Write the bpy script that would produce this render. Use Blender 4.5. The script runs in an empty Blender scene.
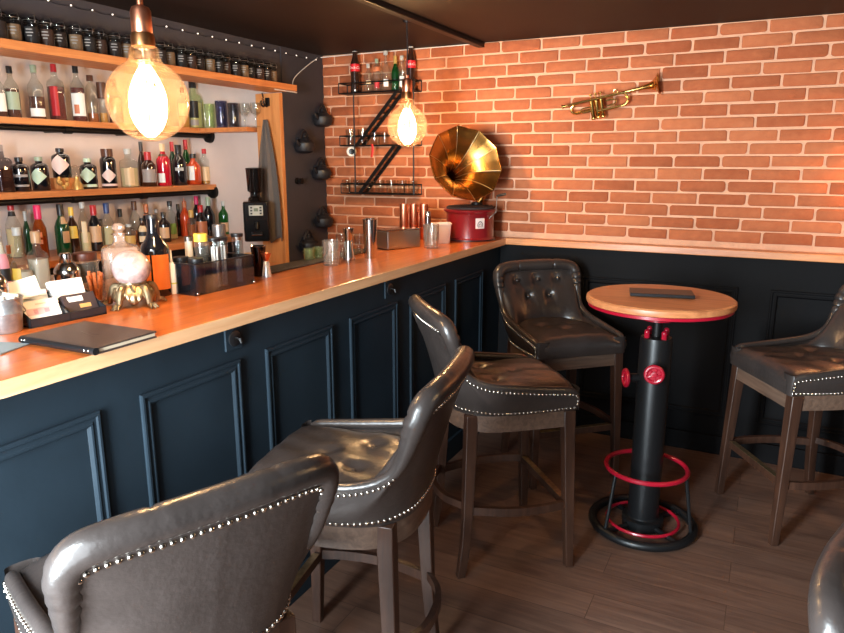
import bpy, bmesh, math, random
from mathutils import Vector, Matrix
random.seed(7)
PI = math.pi
sc = bpy.context.scene
COL = sc.collection
D2R = math.radians

# ------------------------------------------------------------------ camera
CAM = Vector((0, 0, 1.64)); FPX = 682.75; PITCH = D2R(12.757); YAW = D2R(26.814)
_fh = Vector((-math.sin(YAW), math.cos(YAW), 0)); _R = Vector((math.cos(YAW), math.sin(YAW), 0)); _U0 = Vector((0, 0, 1))
_F = _fh * math.cos(PITCH) - _U0 * math.sin(PITCH); _U = _U0 * math.cos(PITCH) + _fh * math.sin(PITCH)
def on(px, py, axis, val):
    """where the sight line of a photo pixel meets the real plane axis = val"""
    d = _F * FPX + _R * (px - 422) + _U * (316.5 - py)
    return CAM + d * ((val - CAM[axis]) / d[axis])
def depth(p): return (Vector(p) - CAM).dot(_F)
def mpp(p): return depth(p) / FPX
cd = bpy.data.cameras.new('camera'); cam = bpy.data.objects.new('camera', cd); COL.objects.link(cam)
cam.location = CAM; cam.rotation_euler = (PI / 2 - PITCH, 0, YAW)
cd.sensor_width = 36; cd.lens = FPX / 844 * 36; cd.clip_start = .02; cd.clip_end = 60
sc.camera = cam

# ------------------------------------------------------------------ materials
def lin(c):
    c = c / 255.
    return c / 12.92 if c <= .04045 else ((c + .055) / 1.055) ** 2.4
def rgb(r, g, b): return (lin(r), lin(g), lin(b), 1)
MATS = {}
def _new(name):
    m = bpy.data.materials.new(name); m.use_nodes = True
    nt = m.node_tree; return m, nt, nt.nodes, nt.links
def mat(name, col, rough=.5, metal=0, spec=.5, coat=0, var=0, vscale=20, bump=0, bscale=200, emit=None, estr=0, stretch=None, coord='Object'):
    if name in MATS: return MATS[name]
    m, nt, N, L = _new(name); b = N['Principled BSDF']
    b.inputs['Base Color'].default_value = col; b.inputs['Roughness'].default_value = rough; b.inputs['Metallic'].default_value = metal
    b.inputs['Specular IOR Level'].default_value = spec; b.inputs['Coat Weight'].default_value = coat; b.inputs['Coat Roughness'].default_value = .12
    if emit: b.inputs['Emission Color'].default_value = emit; b.inputs['Emission Strength'].default_value = estr
    if var or bump:
        tc = N.new('ShaderNodeTexCoord'); mp = N.new('ShaderNodeMapping'); L.new(tc.outputs[coord], mp.inputs[0])
        if stretch: mp.inputs['Scale'].default_value = stretch
    if var:
        nz = N.new('ShaderNodeTexNoise'); nz.inputs['Scale'].default_value = vscale; nz.inputs['Detail'].default_value = 6
        L.new(mp.outputs[0], nz.inputs['Vector'])
        cr = N.new('ShaderNodeValToRGB'); e = cr.color_ramp.elements
        e[0].position = .3; e[1].position = .7
        e[0].color = [max(0, c * (1 - var)) for c in col[:3]] + [1]; e[1].color = [min(1, c * (1 + var)) for c in col[:3]] + [1]
        L.new(nz.outputs['Fac'], cr.inputs[0]); L.new(cr.outputs[0], b.inputs['Base Color'])
    if bump:
        nb = N.new('ShaderNodeTexNoise'); nb.inputs['Scale'].default_value = bscale; nb.inputs['Detail'].default_value = 4
        L.new(mp.outputs[0], nb.inputs['Vector'])
        bp = N.new('ShaderNodeBump'); bp.inputs['Strength'].default_value = bump; bp.inputs['Distance'].default_value = .01
        L.new(nb.outputs['Fac'], bp.inputs['Height']); L.new(bp.outputs[0], b.inputs['Normal'])
    MATS[name] = m; return m
def glass(name, tint, gloss=1.0, rough=.03, body=0, bodycol=(1, 1, 1, 1), base=.05):
    """thin-walled glass: tinted transmission plus a Fresnel reflection, optional share of coloured body"""
    if name in MATS: return MATS[name]
    m, nt, N, L = _new(name); N.remove(N['Principled BSDF']); out = N['Material Output']
    tr = N.new('ShaderNodeBsdfTransparent'); tr.inputs[0].default_value = tint
    gl = N.new('ShaderNodeBsdfGlossy'); gl.inputs['Roughness'].default_value = rough
    lw = N.new('ShaderNodeLayerWeight'); fr = N.new('ShaderNodeMath'); fr.operation = 'POWER'; fr.inputs[1].default_value = 3.0; L.new(lw.outputs['Facing'], fr.inputs[0])
    mu = N.new('ShaderNodeMath'); mu.operation = 'MULTIPLY_ADD'; mu.inputs[1].default_value = gloss * .75; mu.inputs[2].default_value = base; mu.use_clamp = True
    L.new(fr.outputs[0], mu.inputs[0]); mx = N.new('ShaderNodeMixShader'); L.new(mu.outputs[0], mx.inputs[0])
    src = tr.outputs[0]
    if body:
        df = N.new('ShaderNodeBsdfDiffuse'); df.inputs[0].default_value = bodycol
        m2 = N.new('ShaderNodeMixShader'); m2.inputs[0].default_value = body
        L.new(tr.outputs[0], m2.inputs[1]); L.new(df.outputs[0], m2.inputs[2]); src = m2.outputs[0]
    L.new(src, mx.inputs[1]); L.new(gl.outputs[0], mx.inputs[2]); L.new(mx.outputs[0], out.inputs['Surface'])
    MATS[name] = m; return m
def wood(name, c1, c2, rough=.35, axis=1, scale=3.0, coat=0, bump=.05, rough_var=0):
    if name in MATS: return MATS[name]
    m, nt, N, L = _new(name); b = N['Principled BSDF']
    b.inputs['Roughness'].default_value = rough; b.inputs['Coat Weight'].default_value = coat; b.inputs['Coat Roughness'].default_value = .15
    tc = N.new('ShaderNodeTexCoord'); mp = N.new('ShaderNodeMapping'); L.new(tc.outputs['Object'], mp.inputs[0])
    s = [scale * 9] * 3; s[axis] = scale * .7; mp.inputs['Scale'].default_value = s
    nz = N.new('ShaderNodeTexNoise'); nz.inputs['Scale'].default_value = 1.2; nz.inputs['Detail'].default_value = 8; nz.inputs['Roughness'].default_value = .62; nz.inputs['Distortion'].default_value = .6
    L.new(mp.outputs[0], nz.inputs['Vector'])
    cr = N.new('ShaderNodeValToRGB'); e = cr.color_ramp.elements
    e[0].position = .32; e[0].color = c1; e[1].position = .68; e[1].color = c2
    L.new(nz.outputs['Fac'], cr.inputs[0]); L.new(cr.outputs[0], b.inputs['Base Color'])
    bp = N.new('ShaderNodeBump'); bp.inputs['Strength'].default_value = bump; bp.inputs['Distance'].default_value = .004
    L.new(nz.outputs['Fac'], bp.inputs['Height']); L.new(bp.outputs[0], b.inputs['Normal'])
    MATS[name] = m; return m

# ------------------------------------------------------------------ mesh builder
class MB:
    def __init__(s): s.v = []; s.f = []
    def add(s, vs, fs):
        o = len(s.v); s.v += [tuple(v) for v in vs]; s.f += [tuple(i + o for i in f) for f in fs]; return s
    def box(s, c, d, rot=None):
        x, y, z = d[0] / 2, d[1] / 2, d[2] / 2; c = Vector(c)
        vs = [Vector(p) for p in ((-x, -y, -z), (x, -y, -z), (x, y, -z), (-x, y, -z), (-x, -y, z), (x, -y, z), (x, y, z), (-x, y, z))]
        if rot is not None: vs = [rot @ v for v in vs]
        return s.add([v + c for v in vs], [(3, 2, 1, 0), (4, 5, 6, 7), (0, 1, 5, 4), (1, 2, 6, 5), (2, 3, 7, 6), (3, 0, 4, 7)])
    def span(s, a, b):
        return s.box([(a[i] + b[i]) / 2 for i in range(3)], [abs(b[i] - a[i]) for i in range(3)])
    def lathe(s, prof, c=(0, 0, 0), n=24, sq=0, rot=0, sx=1, sy=1, M=None):
        """profile of (radius, z) turned about z; sq > 2 squares the section"""
        c = Vector(c); vs = []; fs = []
        for r, z in prof:
            for i in range(n):
                a = 2 * PI * i / n; k = 1
                if sq: k = 1 / (abs(math.cos(a)) ** sq + abs(math.sin(a)) ** sq) ** (1 / sq)
                p = Vector((r * k * math.cos(a) * sx, r * k * math.sin(a) * sy, z))
                if rot: p = Matrix.Rotation(rot, 3, 'Z') @ p
                if M is not None: p = M @ p
                vs.append(p + c)
        m = len(prof)
        for j in range(m - 1):
            for i in range(n):
                k = (i + 1) % n; fs.append((j * n + i, j * n + k, (j + 1) * n + k, (j + 1) * n + i))
        if prof[0][0] > 1e-6: fs.append(tuple(range(n - 1, -1, -1)))
        if prof[-1][0] > 1e-6: fs.append(tuple((m - 1) * n + i for i in range(n)))
        return s.add(vs, fs)
    def cyl(s, a, b, r, r2=None, n=16):
        a = Vector(a); b = Vector(b); d = b - a; q = Vector((0, 0, 1)).rotation_difference(d.normalized()).to_matrix()
        return s.lathe([(r, 0), (r if r2 is None else r2, d.length)], a, n, M=q)
    def tube(s, path, r, n=10, closed=False, caps=True):
        P = [Vector(p) for p in path]; m = len(P); vs = []; fs = []
        rs = r if isinstance(r, (list, tuple)) else [r] * m
        T = []
        for i in range(m):
            a = P[(i - 1) % m] if (closed or i) else P[0]; b = P[(i + 1) % m] if (closed or i < m - 1) else P[-1]
            T.append((b - a).normalized())
        u = T[0].orthogonal().normalized()
        for i in range(m):
            u = (u - T[i] * u.dot(T[i])).normalized(); w = T[i].cross(u)
            for k in range(n):
                a = 2 * PI * k / n; vs.append(P[i] + (u * math.cos(a) + w * math.sin(a)) * rs[i])
        for i in range(m if closed else m - 1):
            j = (i + 1) % m
            for k in range(n): fs.append((i * n + k, i * n + (k + 1) % n, j * n + (k + 1) % n, j * n + k))
        if caps and not closed: fs.append(tuple(range(n - 1, -1, -1))); fs.append(tuple((m - 1) * n + k for k in range(n)))
        return s.add(vs, fs)
    def ring(s, c, R, r, n=48, m=10, M=None):
        pts = []
        for i in range(n):
            a = 2 * PI * i / n; p = Vector((R * math.cos(a), R * math.sin(a), 0))
            if M is not None: p = M @ p
            pts.append(p + Vector(c))
        return s.tube(pts, r, m, True)
    def grid(s, rows, closed=False, flip=False):
        n = len(rows[0]); vs = [p for r in rows for p in r]; fs = []
        for j in range(len(rows) - 1):
            for i in range(n if closed else n - 1):
                k = (i + 1) % n; f = (j * n + i, j * n + k, (j + 1) * n + k, (j + 1) * n + i)
                fs.append(f[::-1] if flip else f)
        return s.add(vs, fs)
    def ball(s, c, r, n=16, m=10, sz=1):
        prof = [(max(1e-7, r * math.sin(PI * j / m)), -r * sz * math.cos(PI * j / m)) for j in range(m + 1)]
        return s.lathe(prof, c, n)
    def poly(s, pts, h, axis_M=None):
        """extruded polygon (x, y) by h along z"""
        n = len(pts); vs = [Vector((p[0], p[1], 0)) for p in pts] + [Vector((p[0], p[1], h)) for p in pts]
        if axis_M is not None: vs = [axis_M @ v for v in vs]
        return s.add(vs, [tuple(range(n - 1, -1, -1)), tuple(range(n, 2 * n))] + [(i, (i + 1) % n, n + (i + 1) % n, n + i) for i in range(n)])
    def build(s, name, m, parent=None, loc=(0, 0, 0), rz=0, smooth=35, bevel=0, seg=2, solid=0, subsurf=0):
        me = bpy.data.meshes.new(name); me.from_pydata(s.v, [], s.f)
        bm = bmesh.new(); bm.from_mesh(me)
        bmesh.ops.remove_doubles(bm, verts=bm.verts, dist=1e-6)
        bmesh.ops.recalc_face_normals(bm, faces=bm.faces); bm.to_mesh(me); bm.free()
        if smooth:
            me.polygons.foreach_set('use_smooth', [True] * len(me.polygons)); me.set_sharp_from_angle(angle=D2R(smooth))
        me.materials.append(m); o = bpy.data.objects.new(name, me); COL.objects.link(o)
        o.location = loc; o.rotation_euler = (0, 0, rz)
        if parent: o.parent = parent
        if solid: md = o.modifiers.new('s', 'SOLIDIFY'); md.thickness = solid; md.offset = 0
        if bevel:
            md = o.modifiers.new('b', 'BEVEL'); md.width = bevel; md.segments = seg; md.limit_method = 'ANGLE'; md.angle_limit = D2R(40)
            if smooth: md.harden_normals = False
        if subsurf: md = o.modifiers.new('u', 'SUBSURF'); md.levels = md.render_levels = subsurf
        return o
def tag(o, label, cat, group=None):
    o['label'] = label; o['category'] = cat
    if group: o['group'] = group
    return o
def thing(name, label, cat, loc=(0, 0, 0), rz=0, group=None):
    o = bpy.data.objects.new(name, None); COL.objects.link(o); o.empty_display_size = .05
    o.location = loc; o.rotation_euler = (0, 0, rz); return tag(o, label, cat, group)
def struct(o): o['kind'] = 'structure'; return o
def dup(root, loc, rz, label, group=None):
    r = root.copy(); COL.objects.link(r); r.location = loc; r.rotation_euler = (0, 0, rz); r['label'] = label
    if group: r['group'] = group
    for ch in list(root.children):
        c = ch.copy(); COL.objects.link(c); c.parent = r
        for g in list(ch.children):
            d = g.copy(); COL.objects.link(d); d.parent = c
    return r
def catmull(P, n):
    P = [Vector(p) for p in P]; P = [2 * P[0] - P[1]] + P + [2 * P[-1] - P[-2]]; out = []
    for i in range(1, len(P) - 2):
        for k in range(n):
            t = k / n; a, b, c, d = P[i - 1:i + 3]
            out.append(.5 * ((2 * b) + (c - a) * t + (2 * a - 5 * b + 4 * c - d) * t * t + (3 * b - a - 3 * c + d) * t ** 3))
    out.append(P[-2]); return out
def resample(P, n):
    L = [0]
    for a, b in zip(P, P[1:]): L.append(L[-1] + (b - a).length)
    out = []; j = 0
    for k in range(n):
        s = L[-1] * k / (n - 1)
        while j < len(P) - 2 and L[j + 1] < s: j += 1
        t = 0 if L[j + 1] == L[j] else (s - L[j]) / (L[j + 1] - L[j]); out.append(P[j].lerp(P[j + 1], min(1, max(0, t))))
    return out
def smooth01(x): x = min(1, max(0, x)); return x * x * (3 - 2 * x)

# ------------------------------------------------------------------ palette
M_wallblack = mat('charcoal_paint', rgb(52, 50, 56), .6, var=.15, vscale=4, bump=.05, bscale=60)
M_barpaint = mat('midnight_blue_paint', rgb(31, 41, 49), .55, spec=.12, var=.12, vscale=5, bump=.04, bscale=40)
M_wains = mat('black_paint', rgb(11, 10, 12), .65, spec=.12, var=.12, vscale=5)
M_ceil = mat('dark_brown_ceiling_paint', rgb(30, 18, 14), .55, spec=.15, var=.12, vscale=3)
M_plaster = mat('pale_peach_plaster', rgb(206, 188, 178), .7, var=.05, vscale=6)
M_mortar = mat('salmon_mortar', rgb(210, 158, 126), .9, var=.10, vscale=14, bump=.5, bscale=90)
M_iron = mat('black_iron', rgb(26, 24, 24), .45, metal=.6)
M_blackpl = mat('black_plastic', rgb(22, 22, 24), .35)
M_steel = mat('polished_steel', rgb(210, 208, 204), .14, metal=1)
M_brush = mat('brushed_steel', rgb(170, 165, 158), .32, metal=1)
M_zinc = mat('galvanised_zinc', rgb(165, 168, 170), .42, metal=.85, var=.15, vscale=60)
M_copper = mat('copper', rgb(224, 146, 112), .32, metal=1)
M_brass = mat('lacquered_brass', rgb(178, 128, 66), .27, metal=1, var=.06, vscale=12)
M_brassy = mat('bright_trumpet_brass', rgb(214, 172, 100), .22, metal=1)
M_bronze = mat('aged_bronze', rgb(152, 132, 102), .38, metal=.9, var=.3, vscale=60)
M_white = mat('white_paper', rgb(236, 232, 226), .6)
M_cream = mat('cream_paper', rgb(226, 206, 178), .6)
M_red = mat('red_enamel', rgb(160, 16, 40), .3, coat=.3)
M_leather = mat('dark_brown_leather', rgb(51, 45, 43), .29, spec=.6, var=.18, vscale=9, bump=.12, bscale=55)
M_legwood = wood('walnut_stained_wood', rgb(44, 27, 20), rgb(70, 45, 33), .4, 2, 5)
M_apronwood = wood('greyed_stained_wood', rgb(76, 58, 48), rgb(108, 86, 72), .45, 1, 5)
M_counter = wood('orange_varnished_beech', rgb(168, 84, 36), rgb(204, 114, 52), .3, 1, 3.0, coat=.25, bump=.02)
M_ledge = wood('orange_varnished_beech_rail', rgb(186, 112, 62), rgb(218, 146, 92), .35, 0, 3.0, bump=.02)
M_shelfw = wood('honey_pine', rgb(178, 104, 56), rgb(208, 136, 80), .4, 1, 3.0, bump=.02)
M_postw = wood('honey_pine_upright', rgb(188, 116, 62), rgb(214, 146, 86), .4, 2, 3.0, bump=.02)
M_tablew = wood('table_elm', rgb(170, 104, 64), rgb(204, 138, 90), .38, 0, 3.5)
M_nail = mat('nickel_nailhead', rgb(200, 192, 180), .2, metal=1)
M_glass = glass('clear_glass', (.93, .94, .93, 1), 1.0, .03)
M_cutglass = glass('peach_crystal', (.86, .82, .78, 1), 1.4, .08, body=.26, bodycol=rgb(236, 204, 184), base=.12)
M_cutglass = glass('cut_crystal', (.86, .85, .82, 1), 1.4, .08, body=.07, bodycol=rgb(240, 218, 200), base=.12)
M_bulbglass = glass('amber_bulb_glass', (1.0, .89, .70, 1), .9, .02, body=.020, bodycol=(1, .62, .25, 1), base=.02)
for n_ in list(M_bulbglass.node_tree.nodes):
    if n_.type == 'BSDF_DIFFUSE':
        q_ = M_bulbglass.node_tree.nodes.new('ShaderNodeBsdfTranslucent'); q_.inputs[0].default_value = (1, .64, .44, 1)
        for l_ in list(n_.outputs[0].links): M_bulbglass.node_tree.links.new(q_.outputs[0], l_.to_socket)
        M_bulbglass.node_tree.nodes.remove(n_)

# ------------------------------------------------------------------ the room
YW = 4.072; ZC = 2.34; XB = -1.445; ZB = 1.18; XD = -2.818; YR = 3.62; XBACK = -3.63; YREAR = -.38; XR = 2.3
def slab(name, a, b, m, **k): return struct(MB().span(a, b).build(name, m, smooth=0, **k))
# floor planks run along x
def floor_mat():
    m, nt, N, L = _new('grey_oak_planks'); b = N['Principled BSDF']; b.inputs['Roughness'].default_value = .42
    tc = N.new('ShaderNodeTexCoord'); br = N.new('ShaderNodeTexBrick'); L.new(tc.outputs['Object'], br.inputs['Vector'])
    br.inputs['Scale'].default_value = 1; br.inputs['Brick Width'].default_value = 1.25; br.inputs['Row Height'].default_value = .16
    br.inputs['Mortar Size'].default_value = .0016; br.inputs['Mortar Smooth'].default_value = .2; br.offset = .37; br.inputs['Bias'].default_value = 0
    br.inputs['Color1'].default_value = (0, 0, 0, 1); br.inputs['Color2'].default_value = (1, 1, 1, 1); br.inputs['Mortar'].default_value = (.5, .5, .5, 1)
    mp = N.new('ShaderNodeMapping'); mp.inputs['Scale'].default_value = (2.2, 26, 1); L.new(tc.outputs['Object'], mp.inputs[0])
    ad = N.new('ShaderNodeVectorMath'); ad.operation = 'MULTIPLY_ADD'; ad.inputs[1].default_value = (7, 7, 7); L.new(br.outputs['Color'], ad.inputs[0]); L.new(mp.outputs[0], ad.inputs[2])
    nz = N.new('ShaderNodeTexNoise'); nz.inputs['Scale'].default_value = 1.3; nz.inputs['Detail'].default_value = 8; nz.inputs['Roughness'].default_value = .65; nz.inputs['Distortion'].default_value = .8
    L.new(ad.outputs[0], nz.inputs['Vector'])
    mx = N.new('ShaderNodeMath'); mx.operation = 'MULTIPLY_ADD'; mx.inputs[1].default_value = .16; L.new(br.outputs['Color'], mx.inputs[0]); L.new(nz.outputs['Fac'], mx.inputs[2])
    cr = N.new('ShaderNodeValToRGB'); e = cr.color_ramp.elements
    e[0].position = .36; e[0].color = rgb(84, 61, 51); e[1].position = .9; e[1].color = rgb(122, 94, 79)
    L.new(mx.outputs[0], cr.inputs[0])
    dk = N.new('ShaderNodeMixRGB'); dk.blend_type = 'MULTIPLY'; dk.inputs[2].default_value = (.45, .42, .4, 1); L.new(br.outputs['Fac'], dk.inputs[0]); L.new(cr.outputs[0], dk.inputs[1])
    L.new(dk.outputs[0], b.inputs['Base Color'])
    bp = N.new('ShaderNodeBump'); bp.inputs['Strength'].default_value = .12; bp.inputs['Distance'].default_value = .004; L.new(nz.outputs['Fac'], bp.inputs['Height']); L.new(bp.outputs[0], b.inputs['Normal'])
    return m
slab('floor', (XBACK - .15, YREAR - .1, -.06), (XR + .1, YW + .12, 0), floor_mat())
slab('ceiling', (XBACK - .15, YREAR - .1, ZC), (XR + .1, YW + .12, ZC + .08), M_ceil)
# brick wall: mortar bed plus one mesh of hand-moulded brick slips
wb = slab('wall_back', (XBACK - .15, YW, 0), (XR + .1, YW + .12, ZC), M_mortar)
def brick_mat():
    m, nt, N, L = _new('terracotta_brick'); b = N['Principled BSDF']; b.inputs['Roughness'].default_value = .85; b.inputs['Specular IOR Level'].default_value = .25
    at = N.new('ShaderNodeAttribute'); at.attribute_name = 'shade'
    tc = N.new('ShaderNodeTexCoord'); nz = N.new('ShaderNodeTexNoise'); nz.inputs['Scale'].default_value = 26; nz.inputs['Detail'].default_value = 6; L.new(tc.outputs['Object'], nz.inputs['Vector'])
    md = N.new('ShaderNodeMath'); md.operation = 'MULTIPLY_ADD'; md.inputs[1].default_value = .55; L.new(at.outputs['Fac'], md.inputs[0]); 
    m2 = N.new('ShaderNodeMath'); m2.operation = 'MULTIPLY'; m2.inputs[1].default_value = .5; L.new(nz.outputs['Fac'], m2.inputs[0]); L.new(m2.outputs[0], md.inputs[2])
    cr = N.new('ShaderNodeValToRGB'); e = cr.color_ramp.elements
    e[0].position = .15; e[0].color = rgb(148, 76, 45); e[1].position = .85; e[1].color = rgb(182, 108, 71)
    L.new(md.outputs[0], cr.inputs[0]); L.new(cr.outputs[0], b.inputs['Base Color'])
    n2 = N.new('ShaderNodeTexNoise'); n2.inputs['Scale'].default_value = 70; n2.inputs['Detail'].default_value = 5; L.new(tc.outputs['Object'], n2.inputs['Vector'])
    bp = N.new('ShaderNodeBump'); bp.inputs['Strength'].default_value = .5; bp.inputs['Distance'].default_value = .006; L.new(n2.outputs['Fac'], bp.inputs['Height']); L.new(bp.outputs[0], b.inputs['Normal'])
    return m
def bricks():
    mb = MB(); shade = []; CH = .0665; BL = .2385; x0 = XD; x1 = XR
    offs = {0: -.095, 1: .023, 2: -.06, 3: .12, 4: -.01, 5: .1, 6: -.017, 7: .12, 8: -.007, 9: .11, 10: -.026}
    rr = random.Random(3); k = 0; z = ZC
    while z > .86:
        off = offs.get(k, (k % 2) * .118 + rr.uniform(-.04, .04)); n = int((x1 - x0) / BL) + 3
        xs = [off + (i - 14) * BL + rr.uniform(-.008, .008) for i in range(n + 14)]
        for a, b in zip(xs, xs[1:]):
            a += .0055; b -= .0055
            if b < x0 + .02 or a > x1: continue
            a = max(a, x0 + .004); zt = z - .0048 + rr.uniform(-.0025, .0025); zb = z - CH + .0048 + rr.uniform(-.0025, .0025)
            if zb < ZB - .03 and b > XB - .04: continue
            # rounded rectangle outline, slightly irregular
            pts = []; rad = [rr.choice((.003, .004, .006, .006, .012, .016)) for _ in range(4)]
            for (cx, cz, s0, q) in ((b, zt, 0, 0), (a, zt, 1, 1), (a, zb, 2, 2), (b, zb, 3, 3)):
                r = rad[q]; ccx = cx - r if q in (0, 3) else cx + r; ccz = cz - r if q in (0, 1) else cz + r
                for j in range(4):
                    an = PI / 2 * (s0 + j / 3); pts.append((ccx + r * math.cos(an) + rr.uniform(-.001, .001), ccz + r * math.sin(an) + rr.uniform(-.001, .001)))
            mx = (a + b) / 2; mz = (zt + zb) / 2; h = .007 + rr.uniform(-.001, .003); m = len(pts)
            rows = []
            for (ins, y) in ((0, .004), (.001, -h * .6), (.004, -h)):
                rows.append([Vector((mx + (p[0] - mx) * (1 - ins / max(.02, abs(b - a) / 2)), YW + y, mz + (p[1] - mz) * (1 - ins / .026))) for p in pts])
            nf = len(mb.f); mb.grid(rows, True); mb.add(rows[-1], [tuple(range(m))])
            shade += [rr.random()] * (len(mb.f) - nf)
        z -= CH; k += 1
    me = bpy.data.meshes.new('brick_facing'); me.from_pydata(mb.v, [], mb.f)
    at = me.attributes.new('shade', 'FLOAT', 'FACE'); at.data.foreach_set('value', shade)
    bm = bmesh.new(); bm.from_mesh(me); bmesh.ops.remove_doubles(bm, verts=bm.verts, dist=1e-6); bmesh.ops.recalc_face_normals(bm, faces=bm.faces); bm.to_mesh(me); bm.free()
    me.polygons.foreach_set('use_smooth', [True] * len(me.polygons)); me.set_sharp_from_angle(angle=D2R(60))
    me.materials.append(brick_mat()); o = bpy.data.objects.new('brick_facing', me); COL.objects.link(o); o.parent = wb; o['kind'] = 'structure'
bricks()
# bar-side wall: dark face plane, alcove behind it
slab('wall_left', (XBACK - .12, YREAR, 0), (XBACK, YR, ZC), M_plaster)
slab('wall_return', (XBACK, YR, 0), (XD, YW, ZC), M_plaster)
struct(MB().span((XD - .0, YR, 0), (XD + .006, YW, ZC)).build('wall_dark_strip', M_wallblack, smooth=0))
slab('wall_bulkhead', (-2.93, YREAR, 2.104), (XD, YR, ZC), M_wallblack)
slab('wall_soffit', (XBACK, YREAR, 2.27), (-2.931, YR, ZC), M_plaster)
slab('trim_1', (XD - .185, YR - .035, 0), (XD + .004, YR - .001, 2.062), M_postw, bevel=.002)
# wainscot and ledge under the brick
struct(MB().span((XB - .045, YW - .03, 0), (XR, YW, 1.142)).build('wall_wainscot', M_wains, smooth=0))
struct(MB().span((XB, YW - .075, 1.142), (XR, YW, 1.182)).build('trim_2', M_ledge, smooth=0, bevel=.004))
struct(MB().span((XB - .04, YW - .05, 0), (XR, YW - .03, .11)).build('baseboard_back', M_wains, smooth=0, bevel=.003))
def frame_y(mb, x0, x1, z0, z1, y, prof, sgn=-1):
    rows = []
    for d, h in prof: rows.append([Vector((x, y + sgn * h, z)) for x, z in ((x0 + d, z0 + d), (x1 - d, z0 + d), (x1 - d, z1 - d), (x0 + d, z1 - d))])
    mb.grid(rows, True)
def frame_x(mb, y0, y1, z0, z1, x, prof):
    rows = []
    for d, h in prof: rows.append([Vector((x + h, y, z)) for y, z in ((y0 + d, z0 + d), (y1 - d, z0 + d), (y1 - d, z1 - d), (y0 + d, z1 - d))])
    mb.grid(rows, True)
PROF = [(0, 0), (0, .012), (.004, .016), (.010, .016), (.014, .010), (.022, .010), (.026, .013), (.031, .012), (.037, .002), (.038, 0)]
PROF = [(a_, b_ * .62) for a_, b_ in PROF]
for i, (a, b) in enumerate(((-.96, -.112), (.045, .893), (1.05, 1.9))):
    mb = MB(); frame_y(mb, a, b, .22, .975, YW - .03, PROF); struct(mb.build('trim_%d' % (3 + i), M_wains, smooth=0))
# right and rear walls (behind the camera) with the street window that lets the day in
slab('wall_right', (XR, YREAR, 0), (XR + .1, YW, ZC), M_wallblack)
WX0, WX1, WZ0, WZ1 = -1.43, .13, .35, 2.1
slab('wall_rear_left', (XBACK, YREAR - .1, 0), (WX0, YREAR, ZC), M_wallblack)
slab('wall_rear_right', (WX1, YREAR - .1, 0), (XR, YREAR, ZC), M_wallblack)
slab('wall_rear_below', (WX0, YREAR - .1, 0), (WX1, YREAR, WZ0), M_wallblack)
slab('wall_rear_above', (WX0, YREAR - .1, WZ1), (WX1, YREAR, ZC), M_wallblack)
win = struct(MB().span((WX0, YREAR - .055, WZ0), (WX1, YREAR - .05, WZ1)).build('window_1', glass('window_pane', (.96, .98, .98, 1)), smooth=0))
mb = MB()
for x in (WX0 + .03, (WX0 + WX1) / 2, WX1 - .03): mb.span((x - .03, YREAR - .085, WZ0), (x + .03, YREAR - .02, WZ1))
for z in (WZ0 + .03, WZ1 - .03): mb.span((WX0, YREAR - .085, z - .03), (WX1, YREAR - .02, z + .03))
o = mb.build('window_frame', M_wains, win, smooth=0); 
# ceiling conduit
pw = on(482, 43, 1, YW)
p = MB().box((-1.655, (YW + YREAR) / 2, ZC - .014), (.045, YW - YREAR, .028)).build('ceiling_conduit', M_iron, smooth=0, bevel=.004)
tag(p, 'dark boxed conduit running along the ceiling to the brick wall', 'conduit')

# ------------------------------------------------------------------ bar counter
XF = -1.49
bar = thing('bar_counter', 'dark blue panelled bar front below the orange wood top', 'bar counter', (XF, 1.4, 0))
def P_(mb, name, m, par, **k):
    o = mb.build(name, m, par, **k); o.location = -Vector(par.location); return o
P_(MB().span((XF - .04, YREAR + .02, .0), (XF, YW - .032, 1.139)), 'front_board', M_barpaint, bar, smooth=0)
P_(MB().span((XF, YREAR + .02, .0), (XF + .018, YW - .055, .12)), 'skirting', M_barpaint, bar, smooth=0, bevel=.003)
for k in range(9):
    y0 = 1.233 + (k - 4) * .527; 
    if y0 < YREAR + .05: continue
    mb = MB(); frame_x(mb, y0, y0 + .398, .22, 1.018, XF, PROF); P_(mb, 'panel_moulding', M_barpaint, bar, smooth=0)
top = MB().span((XB - .52, YREAR + .02, 1.14), (XB, YW - .004, ZB)).build('counter_top', M_counter, smooth=0, bevel=.003)
MB().span((XB, YREAR + .02, 1.1405), (XB + .004, YW - .075, ZB - .0006)).build('edge_band', wood('pale_beech_edge', rgb(216, 158, 112), rgb(234, 186, 140), .35, 1, 3.0, bump=.01), top, smooth=0)
tag(top, 'long orange varnished wooden bar top running to the brick wall', 'worktop')
matx = MB(); matx.span((XB - .515, 2.22, ZB + .0005), (XB - .40, 3.1, ZB + .009))
tag(matx.build('bar_mat', mat('black_rubber', rgb(44, 38, 36), .6, bump=.4, bscale=400), smooth=0, bevel=.002), 'dark rubber drip mat along the rear edge of the bar top', 'bar mat')
for px, py, lab in ((232, 338, 'round black bag hook plate between the second and third bar panels'), (388, 289, 'round black bag hook plate under the far end of the bar top')):
    c = on(px, py, 0, XF)
    t = thing('bag_hook', lab, 'hook', (XF + .0006, c.y, c.z), 0, 'bag hooks under the bar top')
    MB().box((.004, 0, 0), (.008, .075, .075)).build('back_plate', M_barpaint, t, smooth=0, bevel=.002)
    M = Matrix.Rotation(PI / 2, 3, 'Y')
    MB().lathe([(.026, .008), (.026, .013), (.021, .015), (.0, .015)], n=24, M=M).build('rosette', M_blackpl, t)
    MB().tube(catmull([(.013, 0, .004), (.03, 0, 0), (.038, 0, -.012), (.034, 0, .004)], 5),   .004, 8).build('hook', M_iron, t)

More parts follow.
